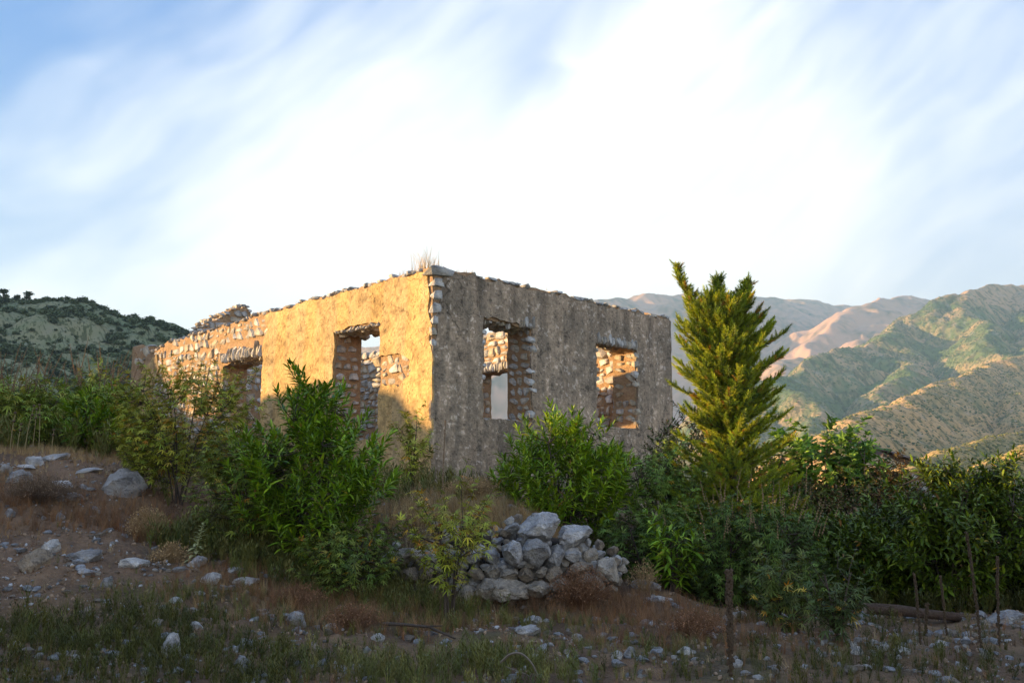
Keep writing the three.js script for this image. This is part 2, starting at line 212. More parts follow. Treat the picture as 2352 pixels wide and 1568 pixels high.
// ---------------------------------------------------------------- hills and mountains from their crests and spurs
const scrubShapes = [3, 4, 5].map((s) => { let g = new THREE.IcosahedronGeometry(0.5, 1); g.deleteAttribute('uv'); g.deleteAttribute('normal'); g = mergeVertices(g); const p = g.attributes.position; for (let i = 0; i < p.count; i++) { const x = p.getX(i), y = p.getY(i), z = p.getZ(i), k = 1 + 0.5 * n3(x * 3 + s * 9, y * 3, z * 3); p.setXYZ(i, x * k, y * k * 0.8, z * k); } return toCreasedNormals(g, 0.4); });
const slopes = [];
function mountain(name, label, ridges, o) {
  const segs = []; let x0 = 1e9, x1 = -1e9, z0 = 1e9, z1 = -1e9;
  for (const { pts, s } of ridges) { const w = pts.map(([px, py, d]) => P(px, py, d)); for (const p of w) { x0 = Math.min(x0, p.x); x1 = Math.max(x1, p.x); z0 = Math.min(z0, p.z); z1 = Math.max(z1, p.z); } for (let i = 1; i < w.length; i++) segs.push([w[i - 1], w[i], s]); }
  const m = o.margin; x0 -= m; x1 += m; z0 -= m * 0.6; z1 += m;
  const L = o.relief, height = (x, z) => {
    const wx = x + L * 0.55 * fbm2(x / (L * 3), z / (L * 3), 4), wz = z + L * 0.55 * fbm2(x / (L * 3) + 40, z / (L * 3), 4);
    let h = -1e9, hd = 0;
    for (const [a, b, s] of segs) { const dx = b.x - a.x, dz = b.z - a.z, t = clamp(((wx - a.x) * dx + (wz - a.z) * dz) / (dx * dx + dz * dz)), q = Math.hypot(wx - a.x - t * dx, wz - a.z - t * dz), y = lerp(a.y, b.y, t) - s * (Math.sqrt(q * q + (L * 0.07) ** 2) - L * 0.07); if (y > h) { h = y; hd = q; } }
    const k = Math.min(1, hd / (L * 1.2));
    h += k * L * 0.25 * (0.35 - 1.6 * Math.abs(fbm2(x / (L * 2.2) + 5, z / (L * 2.2), 4))) + L * 0.022 * fbm2(x / (L * 0.35), z / (L * 0.35), 4);
    return Math.max(h, o.floor ?? -75);
  };
  const nx = o.n, nz = o.m || o.n, pos = [], col = [], uv = [], idx = [], tile = o.tile || 90;
  for (let j = 0; j <= nz; j++) for (let i = 0; i <= nx; i++) {
    const x = lerp(x0, x1, i / nx), z = lerp(z0, z1, j / nz), h = height(x, z); pos.push(x, h, z); uv.push(x / tile + h / tile * 0.35, z / tile + h / tile * 0.35);
    const S = o.grain || L, g = clamp(o.green + 0.95 * fbm2(x / (S * 1.6), z / (S * 1.6), 4) + 0.7 * fbm2(x / (S * 0.22), z / (S * 0.22), 3) - (o.dryTop ? sstep(o.dryTop[0], o.dryTop[1], h) : 0)), rk = sstep(0.34, 0.55, fbm2(x / (S * 0.3) + 70, z / (S * 0.3), 4));
    for (let k = 0; k < 3; k++) col.push(lerp(lerp(o.dry[k], o.wet[k], g), 0.34 - 0.02 * k, rk * (o.rock ?? 0.4)));
    if (i && j) { const q = (j - 1) * (nx + 1) + i - 1, w = nx + 1; idx.push(q, q + w, q + 1, q + 1, q + w, q + w + 1); }
  }
  const g = new THREE.BufferGeometry(); g.setAttribute('position', new THREE.Float32BufferAttribute(pos, 3)); g.setAttribute('color', new THREE.Float32BufferAttribute(col, 3)); g.setAttribute('uv', new THREE.Float32BufferAttribute(uv, 2)); g.setIndex(idx); g.computeVertexNormals();
  tag(mesh(name, g, new THREE.MeshStandardMaterial({ vertexColors: true, roughness: 1, map: o.plain ? null : landTex })), label, null, null, 'structure');
  if (o.scrub) {
    const r = rng(o.n * 7 + o.scrub), sets = [[], [], []]; let made = 0;
    for (let t = 0; t < o.scrub * 6 && made < o.scrub; t++) {
      const x = lerp(x0, x1, r()), z = lerp(z0, z1, r()), S = o.grain || L, m2 = fbm2(x / (S * 1.6), z / (S * 1.6), 4) + 0.5 * fbm2(x / (S * 0.3) + 9, z / (S * 0.3), 3);
      if (m2 < o.thin + 0.5 * (r() - 0.5)) continue; const h = height(x, z); if (h < -50 || (o.dryTop && r() < sstep(o.dryTop[0], o.dryTop[1], h))) continue;
      const s = lerp(o.size[0], o.size[1], r() ** 2), q = new THREE.Quaternion().setFromAxisAngle(V(0, 1, 0), r() * 6.3), k = 0.7 + 0.6 * r();
      sets[made % 3].push({ m: new THREE.Matrix4().compose(V(x, h + s * 0.15, z), q, V(s, s * (0.6 + 0.4 * r()), s)), c: rgb(o.wet[0] * k * 0.85, o.wet[1] * k * 0.9, o.wet[2] * k * 0.8) }); made++;
    }
    slopes.push(...sets.map((list, i) => [scrubShapes[i], list, o.scrubName]));
  }
  return height;
}
const TAN = [0.54, 0.34, 0.18], PINK = [0.66, 0.40, 0.26], GREEN = [0.10, 0.125, 0.045];
mountain('mountain', 'pale hazy mountain range closing the far side of the valley', [
  { s: 0.62, pts: [[1150, 760, 3900], [1390, 690, 4500], [1470, 674, 4750], [1560, 680, 5050], [1640, 664, 5350], [1740, 685, 5700], [1850, 690, 6100], [1960, 702, 6500], [2120, 735, 6900]] },
  { s: 0.7, pts: [[1470, 676, 4750], [1500, 740, 4500], [1490, 830, 4200], [1520, 900, 4000]] }, { s: 0.7, pts: [[1640, 668, 5350], [1690, 740, 4900], [1670, 840, 4400], [1700, 930, 3900]] },
  { s: 0.7, pts: [[1790, 690, 5850], [1850, 740, 5200], [1800, 820, 4400], [1775, 900, 4000]] }, { s: 0.7, pts: [[1390, 692, 4500], [1370, 800, 4200], [1400, 900, 3900]] },
], { margin: 900, relief: 260, plain: 1, n: 300, m: 260, green: 0.22, dry: PINK, wet: [0.10, 0.11, 0.06], rock: 0.35 });
mountain('mountain', 'pink sunlit ridge behind the dark green mountain', [
  { s: 0.58, pts: [[1959, 708, 4100], [2030, 688, 4500], [2085, 680, 4800], [2120, 682, 5000], [2170, 696, 5200], [2290, 730, 5500]] },
  { s: 0.6, pts: [[1965, 707, 4100], [1865, 780, 3700], [1829, 823, 3400], [1771, 872, 3000], [1730, 930, 2700]] }, { s: 0.62, pts: [[2060, 684, 4650], [2020, 760, 3800], [1960, 820, 3300], [1900, 880, 3000]] },
], { margin: 600, relief: 210, plain: 1, n: 260, green: 0.10, dry: PINK, wet: [0.11, 0.115, 0.055], rock: 0.3 });
mountain('mountain', 'dark green scrub mountain with a tan summit above the valley', [
  { s: 0.75, pts: [[2149, 690, 2560], [2189, 673, 2640], [2243, 663, 2800], [2297, 656, 2950], [2352, 653, 3080], [2480, 640, 3300], [2640, 650, 3400]] },
  { s: 0.8, pts: [[2189, 674, 2640], [2225, 716, 2450], [2239, 751, 2250], [2272, 782, 2100], [2308, 826, 1900]] },
  { s: 0.78, pts: [[2149, 690, 2560], [2080, 733, 2550], [2010, 775, 2350], [2002, 793, 2280], [2067, 830, 2100], [2077, 842, 2040], [2070, 866, 1950], [2045, 895, 1850], [2009, 938, 1720], [1965, 975, 1600]] },
  { s: 0.78, pts: [[2002, 793, 2280], [1930, 799, 2200], [1872, 816, 2120], [1800, 858, 2000], [1822, 890, 1860], [1850, 930, 1720], [1860, 985, 1560]] },
  { s: 0.6, pts: [[2352, 655, 3080], [2390, 760, 2200], [2400, 830, 1900]] }, { s: 0.6, pts: [[1800, 858, 2000], [1740, 900, 1900], [1690, 950, 1800]] },
], { margin: 420, relief: 120, n: 420, green: 0.72, dry: TAN, wet: [0.105, 0.155, 0.045], dryTop: [480, 560], rock: 0.5, tile: 150, scrub: 46000, thin: -0.6, size: [2.0, 5.0], scrubName: 'scrub' });
mountain('hill', 'sunlit brown spur with green foot on the near side of the valley', [
  { s: 0.68, pts: [[1900, 995, 620], [1969, 960, 740], [2081, 918, 980], [2171, 876, 1200], [2290, 833, 1540], [2352, 815, 1720], [2500, 780, 2100]] },
  { s: 0.75, pts: [[2300, 836, 1560], [2330, 890, 1250], [2345, 960, 980], [2330, 1040, 780]] }, { s: 0.55, pts: [[2120, 902, 1080], [2110, 970, 900], [2070, 1040, 740]] },
], { margin: 260, relief: 48, n: 360, green: 0.12, dry: [0.56, 0.34, 0.14], wet: [0.15, 0.17, 0.065], rock: 0.45, tile: 60, scrub: 52000, thin: -0.45, size: [0.8, 2.8], scrubName: 'scrub' });
mountain('hill', 'golden brown hillock rising at the edge of the valley behind the tiled roof', [
  { s: 0.5, pts: [[2040, 1100, 420], [2153, 1043, 480], [2261, 1006, 560], [2352, 992, 620], [2500, 980, 720]] }, { s: 0.55, pts: [[2240, 1110, 330], [2279, 1084, 340], [2352, 1030, 360], [2460, 990, 380]] },
], { margin: 130, relief: 22, n: 260, green: 0.22, dry: [0.48, 0.31, 0.11], wet: [0.17, 0.17, 0.055], rock: 0.35, tile: 26, scrub: 30000, thin: -0.4, size: [0.5, 1.8], scrubName: 'scrub' });
const leftHill = mountain('hill', 'shaded scrub covered hill with trees on its skyline beyond the tall weeds', [
  { s: 0.42, pts: [[-1400, 300, 330], [-700, 500, 340], [-250, 625, 345], [0, 679, 350], [100, 690, 352], [190, 698, 355], [270, 722, 360], [399, 750, 370], [560, 800, 385], [800, 880, 400]] },
], { margin: 230, relief: 26, grain: 40, n: 300, green: 0.6, dry: [0.27, 0.25, 0.14], wet: [0.16, 0.20, 0.095], rock: 0.12, tile: 16, floor: -75 });
mountain('mountain', 'faint blue ridge seen through the doorway of the ruin', [{ s: 0.5, pts: [[300, 840, 4200], [560, 800, 4200], [800, 795, 4200], [950, 800, 4100], [1150, 770, 4100], [1300, 820, 4000]] }], { margin: 500, relief: 160, n: 160, green: 0.4, dry: PINK, wet: GREEN, rock: 0.3 });
{ const all = [[], [], []]; slopes.forEach(([, list], i) => { for (const e of list) all[i % 3].push(e); });
  all.forEach((list, i) => tag(copies('scrub', scrubShapes[i], M.tint, list), 'low dark green scrub covering the sunlit mountainsides', 'scrub', null, 'stuff')); }

// ---------------------------------------------------------------- the ruined house
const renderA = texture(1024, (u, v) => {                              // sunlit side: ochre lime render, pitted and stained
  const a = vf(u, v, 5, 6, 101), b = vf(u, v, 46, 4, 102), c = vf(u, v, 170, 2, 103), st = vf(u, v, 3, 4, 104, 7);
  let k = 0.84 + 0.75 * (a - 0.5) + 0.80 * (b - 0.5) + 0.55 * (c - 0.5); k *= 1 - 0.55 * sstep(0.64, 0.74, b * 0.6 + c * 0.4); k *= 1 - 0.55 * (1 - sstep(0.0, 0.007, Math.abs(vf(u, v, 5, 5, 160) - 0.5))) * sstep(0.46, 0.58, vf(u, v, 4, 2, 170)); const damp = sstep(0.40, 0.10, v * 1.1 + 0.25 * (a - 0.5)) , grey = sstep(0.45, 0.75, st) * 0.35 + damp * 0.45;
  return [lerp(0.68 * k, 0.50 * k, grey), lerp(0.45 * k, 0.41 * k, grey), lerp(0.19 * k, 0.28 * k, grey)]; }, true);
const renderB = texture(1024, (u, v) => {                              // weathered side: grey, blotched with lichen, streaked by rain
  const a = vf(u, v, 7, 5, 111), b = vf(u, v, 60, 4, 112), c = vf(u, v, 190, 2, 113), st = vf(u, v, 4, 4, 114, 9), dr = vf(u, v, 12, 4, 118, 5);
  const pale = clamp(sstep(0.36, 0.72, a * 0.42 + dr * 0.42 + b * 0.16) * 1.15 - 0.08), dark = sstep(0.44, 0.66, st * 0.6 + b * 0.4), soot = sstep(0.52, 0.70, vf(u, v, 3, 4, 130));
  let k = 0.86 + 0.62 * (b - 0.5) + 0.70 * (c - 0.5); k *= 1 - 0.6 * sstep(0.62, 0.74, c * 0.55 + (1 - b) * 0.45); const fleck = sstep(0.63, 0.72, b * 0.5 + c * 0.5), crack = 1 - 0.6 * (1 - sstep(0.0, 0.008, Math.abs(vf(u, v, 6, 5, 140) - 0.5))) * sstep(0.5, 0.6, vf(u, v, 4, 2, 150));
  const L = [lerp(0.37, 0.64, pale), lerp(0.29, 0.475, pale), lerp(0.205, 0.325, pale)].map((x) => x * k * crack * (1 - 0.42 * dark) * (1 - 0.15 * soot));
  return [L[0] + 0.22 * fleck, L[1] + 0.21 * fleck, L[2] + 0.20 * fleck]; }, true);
const renderBump = texture(1024, (u, v) => { const b = vf(u, v, 40, 4, 102), c = vf(u, v, 120, 3, 121), a = vf(u, v, 8, 3, 122); const k = 0.45 * b + 0.3 * c + 0.35 * a - 0.4 * sstep(0.62, 0.74, b); return [k, k, k]; });
for (const t of [renderA, renderB]) { t.repeat.set(1 / 8, 1 / 8); t.offset.set(0.02, 0.25); }
renderBump.repeat.set(1 / 3, 1 / 3);
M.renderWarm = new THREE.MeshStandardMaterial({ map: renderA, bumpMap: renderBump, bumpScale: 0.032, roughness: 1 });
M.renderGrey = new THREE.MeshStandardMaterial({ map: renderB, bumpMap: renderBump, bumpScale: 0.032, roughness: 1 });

const house = thing('ruined_house', 'roofless ruined stone house with ochre and grey rendered walls and empty windows', 'ruined house', V(CORNER.x, EYE, CORNER.z));
const rh = rng(5), DEPTH = 0.68, heldStones = [];
const ragged = (pts, step, amp, seed, closed = true) => {              // a polygon with a broken edge
  const out = []; for (let i = 0; i < pts.length - (closed ? 0 : 1); i++) { const a = pts[i], b = pts[(i + 1) % pts.length], L = Math.hypot(b[0] - a[0], b[1] - a[1]), n = Math.max(1, Math.round(L / step)); const nx = -(b[1] - a[1]) / L, ny = (b[0] - a[0]) / L;
    for (let k = 0; k < n; k++) { const t = k / n, x = lerp(a[0], b[0], t), y = lerp(a[1], b[1], t), q = amp * (n2(x * 2.3 + seed, y * 2.3) + 0.7 * n2(x * 7 + seed, y * 7)); out.push([x + nx * q, y + ny * q]); } } return out; };
const shapeOf = (outer, holes = []) => { const s = new THREE.Shape(outer.map(([x, y]) => new THREE.Vector2(x, y))); for (const h of holes) s.holes.push(new THREE.Path(h.map(([x, y]) => new THREE.Vector2(x, y)))); return s; };
const holeBox = (o, grow, amp, seed) => ragged([[o.x0 - grow, o.y0 - grow * 0.3], [o.x1 + grow, o.y0 - grow * 0.3], [o.x1 + grow, o.y1 + grow - (o.drop1 || 0)], [(o.x0 + o.x1) / 2, o.y1 + grow + (o.arch || 0)], [o.x0 - grow, o.y1 + grow - (o.drop0 || 0)]], 0.11, amp, seed);
function makeWall({ at, turn, x0, x1, top, holes = [], label, seed }) {
  const tops = []; for (let x = x1; x >= x0; x -= 0.13) tops.push([x, top(x) + 0.035 * n2(x * 5, seed) + 0.03 * n2(x * 17, seed)]);
  const s = shapeOf([[x0, -1.6], [x1, -1.6], ...tops, [x0, top(x0)]], holes.map((o, i) => holeBox(o, 0.05, 0.025, seed + i * 9)));
  const g = new THREE.ExtrudeGeometry(s, { depth: DEPTH - 0.045, bevelEnabled: false }); g.translate(0, 0, -DEPTH);
  const w = mesh('wall', g, M.mortar, house); w.position.copy(at); w.rotation.y = turn; w.userData.label = label;
  return w;
}
function plaster(wall, outer, holes, mat, t = 0.045, label) { const g = new THREE.ExtrudeGeometry(shapeOf(outer, holes), { depth: t, bevelEnabled: false, curveSegments: 1 }); g.translate(0, 0, -0.045); const m = mesh('plaster', g, mat, wall); if (label) m.userData.label = label; return m; }
// stones are first collected, then those that show largest become meshes of their own
function stone(wall, x, y, z, w, h, d, rank, tilt = 0.12, tone) {
  const e = new THREE.Euler((rh() - 0.5) * tilt * 1.6, (rh() - 0.5) * tilt * 1.6, (rh() - 0.5) * tilt), q = new THREE.Quaternion().setFromEuler(e);
  heldStones.push({ wall, g: Math.floor(rh() * CHIP.length), t: tone ?? Math.floor(Math.pow(rh(), 0.9) * STONE.length) % STONE.length, p: V(x, y, z), q, s: V(w, h, d), rank: rank * w * h });
}
function rubble(wall, bx0, bx1, by0, by1, inside, rank, k = 1, z = -0.105) {  // uneven courses of field stones
  for (let y = by0; y < by1;) { const hh = (0.15 + 0.13 * rh()) * k; for (let x = bx0 - rh() * 0.3; x < bx1;) { const ww = (0.15 + 0.30 * rh() ** 1.4) * k, cx = x + ww / 2, cy = y + hh / 2 + (rh() - 0.5) * 0.05; x += ww;
    if (!inside(cx, cy)) continue;
    if (rh() < 0.22) { stone(wall, cx, cy - hh * 0.26, z, ww * 0.95, hh * 0.48, 0.17, rank(cx, cy)); stone(wall, cx, cy + hh * 0.26, z, ww * 0.8, hh * 0.44, 0.16, rank(cx, cy)); }
    else stone(wall, cx, cy, z + (rh() - 0.5) * 0.03, ww * (0.96 + 0.12 * rh()), hh * (0.94 + 0.16 * rh()), 0.17 + 0.06 * rh(), rank(cx, cy)); } y += hh; }
}
function jamb(wall, x, side, y0, y1, rank) {                            // stones in the thickness of the wall beside an opening; side +1 faces towards -x
  for (let y = y0; y < y1;) { const hh = 0.12 + 0.12 * rh(); let z = -0.04; const n = 2 + Math.floor(rh() * 2); for (let i = 0; i < n; i++) { const d = (DEPTH - 0.06) / n * (0.85 + 0.2 * rh()); if (rh() < 0.86) stone(wall, x + side * 0.085, y + hh / 2, z - d / 2, 0.20 + 0.06 * rh(), hh * (0.72 + 0.2 * rh()), d * 0.86, rank * (i === 0 ? 1.3 : 1), 0.14); z -= d; } y += hh; }
}
function soffit(wall, x0, x1, y, rank) { for (let x = x0; x < x1;) { const w = 0.10 + 0.12 * rh(); for (let z = -0.05; z > -DEPTH + 0.1;) { const d = 0.16 + 0.16 * rh(); stone(wall, x + w / 2, y + 0.02 + 0.04 * rh(), z - d / 2, w * 0.9, 0.16 + 0.10 * rh(), d * 0.9, rank, 0.2); z -= d; } x += w; } }
function rim(wall, x0, x1, y, h, rank, z = -0.05) { for (let x = x0; x < x1;) { const w = 0.06 + 0.06 * rh(), hh = h * (0.6 + 0.5 * rh()); stone(wall, x + w / 2, y + hh / 2, z, w * 0.92, hh, 0.2, rank, 0.2); x += w; } }
function cope(wall, x0, x1, top, rank) { for (let x = x0; x < x1;) { const w = 0.07 + 0.15 * rh(); if (rh() < 0.66) for (const z of [-0.10, -0.32, -0.55]) { if (z !== -0.10 && rh() < 0.4) continue; stone(wall, x + w / 2, top(x + w / 2) + 0.0 + 0.03 * rh(), z, w, 0.06 + 0.06 * rh(), 0.18 + 0.12 * rh(), z === -0.10 ? rank : 0.05, 0.25, rh() < 0.5 ? 1 : undefined); } x += w; } }
const inHole = (o, x, y, m = 0.08) => x > o.x0 - m && x < o.x1 + m && y > o.y0 - m && y < o.y1 + m;

// the weathered wall on the right, facing away from the sun
const topR = (x) => 3.92 - 0.006 * x + 0.03 * n2(x * 1.3, 4), w1 = { x0: 1.33, x1: 2.52, y0: 1.22, y1: 3.06, drop1: 0.06, arch: -0.02 }, w2 = { x0: 4.66, x1: 5.92, y0: 1.22, y1: 2.93, arch: 0.12, drop1: 0.05, drop0: 0.02 };
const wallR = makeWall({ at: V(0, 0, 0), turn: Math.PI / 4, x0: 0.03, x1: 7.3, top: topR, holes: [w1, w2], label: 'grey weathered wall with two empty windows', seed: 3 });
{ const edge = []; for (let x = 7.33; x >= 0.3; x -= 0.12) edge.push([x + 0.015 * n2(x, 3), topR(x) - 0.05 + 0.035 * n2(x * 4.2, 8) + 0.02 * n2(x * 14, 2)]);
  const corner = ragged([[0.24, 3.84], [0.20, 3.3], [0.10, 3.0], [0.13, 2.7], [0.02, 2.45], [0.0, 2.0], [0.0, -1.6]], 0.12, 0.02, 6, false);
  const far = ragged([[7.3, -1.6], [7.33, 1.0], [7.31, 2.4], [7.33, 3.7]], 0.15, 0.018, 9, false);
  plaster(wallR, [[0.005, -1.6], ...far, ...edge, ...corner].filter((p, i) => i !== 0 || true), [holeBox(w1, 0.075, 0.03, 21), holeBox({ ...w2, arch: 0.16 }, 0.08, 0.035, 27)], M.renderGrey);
  jamb(wallR, w1.x1 + 0.03, 1, w1.y0, w1.y1, 3); jamb(wallR, w2.x1 + 0.03, 1, w2.y0, w2.y1, 3); jamb(wallR, w1.x0 - 0.03, -1, w1.y0, w1.y1, 0.3); jamb(wallR, w2.x0 - 0.03, -1, w2.y0, w2.y1, 0.3);
  soffit(wallR, w1.x0, w1.x1, w1.y1 + 0.02, 0.5); soffit(wallR, w2.x0, w2.x1, w2.y1 + 0.10, 0.5);
  rim(wallR, w2.x0 - 0.06, w2.x1 + 0.06, w2.y1 + 0.04, 0.26, 5); rim(wallR, w1.x1 - 0.28, w1.x1 + 0.12, w1.y1 - 0.02, 0.26, 6);
  for (let y = 1.35; y < 3.0; y += 0.14 + 0.14 * rh()) { if (rh() < 0.75) stone(wallR, w1.x1 + 0.06 + 0.05 * rh(), y, -0.05, 0.16 + 0.08 * rh(), 0.12 + 0.06 * rh(), 0.16, 5, 0.2, rh() < 0.6 ? 4 : 0); if (rh() < 0.7) stone(wallR, w2.x1 + 0.06 + 0.04 * rh(), y, -0.05, 0.14 + 0.07 * rh(), 0.12 + 0.05 * rh(), 0.16, 5, 0.2, rh() < 0.5 ? 4 : 2); if (rh() < 0.35) stone(wallR, w1.x0 - 0.05, y, -0.05, 0.12, 0.10, 0.14, 5, 0.2, 4); if (rh() < 0.3) stone(wallR, w2.x0 - 0.05, y, -0.05, 0.13, 0.11, 0.14, 5, 0.2, 2); }
  rim(wallR, w1.x0, w1.x1, w1.y0 - 0.06, 0.07, 1.5, -0.12); rim(wallR, w2.x0, w2.x1, w2.y0 - 0.06, 0.07, 1.5, -0.12);
  cope(wallR, 0.45, 7.2, (x) => topR(x) - 0.02, 1.2); }
// the sunlit wall on the left; x runs from the corner to minus the far end
const topL = (x) => { const t = -x; return (t < 6 ? 3.90 - 0.012 * t : 3.83 - 0.035 * (t - 6)) - 0.16 * sstep(10.8, 12.2, t) - 0.75 * Math.max(0, t - 11.9) ** 1.6 + 0.035 * n2(t * 1.1, 9); };
const door = { x0: -3.04, x1: -1.62, y0: 0.85, y1: 2.99, arch: 0.04, drop0: 0.02 }, arch2 = { x0: -7.72, x1: -5.95, y0: 0.6, y1: 2.80, arch: 0.10, drop0: 0.10 };
const wallL = makeWall({ at: V(0, 0, 0), turn: -Math.PI / 4, x0: -12.9, x1: -0.03, top: topL, holes: [door, arch2], label: 'ochre sunlit wall with bare rubble at its far end', seed: 5 });
{ const edge = []; for (let x = -0.16; x >= -5.75; x -= 0.12) edge.push([x, topL(x) - 0.05 + 0.035 * n2(x * 4, 1) + 0.02 * n2(x * 13, 5)]);
  const rag = ragged([[-5.85, 3.75], [-5.7, 3.4], [-5.95, 3.0], [-5.87, 2.75], [-5.9, 2.0], [-5.86, 1.0], [-5.9, -1.6]], 0.14, 0.035, 33, false), corner = ragged([[0, -1.6], [0.0, 2.3], [-0.10, 2.55], [-0.03, 2.8], [-0.16, 3.1], [-0.10, 3.4], [-0.20, 3.8]], 0.12, 0.02, 44, false);
  const scar = ragged([[-1.72, 2.38], [-1.12, 2.42], [-0.62, 2.27], [-0.66, 1.95], [-0.95, 1.80], [-1.58, 1.86], [-1.74, 1.70]], 0.1, 0.035, 70);
  const hole = ragged([[door.x0 - 0.07, door.y0], [door.x1 + 0.05, door.y0], [door.x1 + 0.05, 1.72], [-1.45, 1.86], [-0.98, 1.80], [-0.66, 1.95], [-0.62, 2.25], [-1.10, 2.42], [door.x1 + 0.05, 2.40], [door.x1 + 0.06, 3.06], [-2.3, 3.12], [door.x0 - 0.06, 3.05]], 0.1, 0.03, 61);
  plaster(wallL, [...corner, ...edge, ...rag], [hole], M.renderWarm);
  const far = ragged([[-12.88, -1.6], [-11.6, -1.6], [-11.45, 1.2], [-11.55, 2.4], [-11.2, 3.0], [-11.35, 3.38], [-12.2, 3.05], [-12.84, 2.4]], 0.14, 0.05, 81);
  plaster(wallL, far, [], M.renderWarm, 0.045, 'shaded grey patch of render at the far end');
  rubble(wallL, -11.5, -5.9, 0.45, 3.78, (x, y) => y < topL(x) - 0.08 && !inHole(arch2, x, y, 0.10) && !(y > 2.8 && y < 3.2 && x > -7.9 && x < -5.85), (x, y) => (y > 1.5 ? 4 : 1.2), 0.88);
  rubble(wallL, -1.62, -0.68, 1.84, 2.36, () => true, () => 6, 0.8, -0.10);
  rim(wallL, arch2.x0 - 0.1, arch2.x1, arch2.y1 + 0.03, 0.36, 5); soffit(wallL, arch2.x0, arch2.x1, arch2.y1 + 0.05, 0.6); soffit(wallL, door.x0, door.x1, door.y1 + 0.03, 1);
  jamb(wallL, door.x0 - 0.03, -1, door.y0, door.y1, 3.5); jamb(wallL, door.x1 + 0.03, 1, door.y0, door.y1, 0.3); jamb(wallL, arch2.x0 - 0.03, -1, arch2.y0, arch2.y1, 2); jamb(wallL, arch2.x1 + 0.03, 1, arch2.y0, arch2.y1, 0.2);
  rim(wallL, door.x0, door.x1, door.y1 + 0.0, 0.10, 3);
  cope(wallL, -12.7, -0.4, (x) => topL(x) - 0.02, 1.3);
  // the quoins at the corner where the render has fallen, and the grey block that caps it
  stone(wallL, -0.17, 3.84, -0.22, 0.52, 0.20, 0.62, 99, 0.03, 1); stone(wallL, -0.11, 3.62, -0.17, 0.26, 0.20, 0.34, 40, 0.06, 0); stone(wallL, -0.08, 3.40, -0.13, 0.20, 0.20, 0.26, 40, 0.06, 4); stone(wallL, -0.10, 3.16, -0.12, 0.24, 0.22, 0.24, 40, 0.06, 0); stone(wallL, -0.07, 2.93, -0.09, 0.16, 0.19, 0.18, 40, 0.08, 4); stone(wallL, -0.05, 2.72, -0.06, 0.13, 0.17, 0.16, 40, 0.08, 2); stone(wallL, -0.04, 2.50, -0.05, 0.10, 0.14, 0.12, 40, 0.08, 4); }
// the far wall, whose lit inner face shows through the windows
const wallF = makeWall({ at: V(6.62 * C45, 0, -6.62 * C45), turn: -Math.PI / 4, x0: -12.2, x1: -0.06, top: (x) => 3.95 + 0.12 * n2(x * 0.8, 31) - 0.2 * sstep(-10, -12, x), holes: [{ x0: -6.05, x1: -4.6, y0: 0.9, y1: 2.94 }, { x0: -11.75, x1: -11.2, y0: 0.7, y1: 1.35 }], label: 'inner face of the far wall seen through the windows', seed: 12 });
rubble(wallF, -12, -0.7, 0.2, 3.9, (x, y) => !inHole({ x0: -6.05, x1: -4.6, y0: 0.9, y1: 2.94 }, x, y) && !inHole({ x0: -11.75, x1: -11.2, y0: 0.7, y1: 1.35 }, x, y), (x, y) => ((x > -3.0 && x < -0.6 && y > 1.1) || (x > -7.6 && x < -5 && y > 1.2) || (x < -10.6 && y > 1.4) ? 2.2 : 0.02), 1.1, -0.085);
rim(wallF, -6.2, -4.5, 2.98, 0.3, 3); jamb(wallF, -6.08, -1, 0.9, 2.9, 1);
cope(wallF, -12, -0.7, (x) => 3.93, 0.4);
const topB = (s) => 3.75 + 1.35 * sstep(0.6, 2.9, s) - 1.15 * sstep(3.15, 3.9, s) + 0.10 * n2(s * 1.6, 3);
const wallB = makeWall({ at: V(-12.22 * C45, 0, -12.22 * C45), turn: Math.PI / 4, x0: 0, x1: 7.3, top: topB, label: 'back wall rising to a broken gable stump', seed: 14 });
rubble(wallB, 0.1, 6.6, 0.2, 5.1, (x, y) => y < topB(x) - 0.05, (x, y) => (x > 0.8 && x < 5 && y > 1.4 ? 2 : 0.02), 1.2);
cope(wallB, 0.2, 7, (x) => topB(x) - 0.02, 2.5); cope(wallB, 0.9, 3.6, (x) => topB(x) + 0.07, 2.0);
{ heldStones.sort((a, b) => b.rank - a.rank); const rest = new Map();
  heldStones.forEach((e, i) => {
    if (i < 300) { const m = mesh('stone', CHIP[e.g], STONE[e.t], e.wall); m.position.copy(e.p); m.quaternion.copy(e.q); m.scale.copy(e.s); return; }
    const key = `${e.wall.id} ${e.g % 6}`; if (!rest.has(key)) rest.set(key, [e.wall, CHIP[e.g % 6], []]); rest.get(key)[2].push({ m: new THREE.Matrix4().compose(e.p, e.q, e.s), c: STONE[e.t].color });
  });
  const plain = STONE[0].clone(); plain.color.setRGB(1, 1, 1); for (const [w, g, list] of rest.values()) copies('stone', g, plain, list, w);
  console.log('house stones', heldStones.length); }

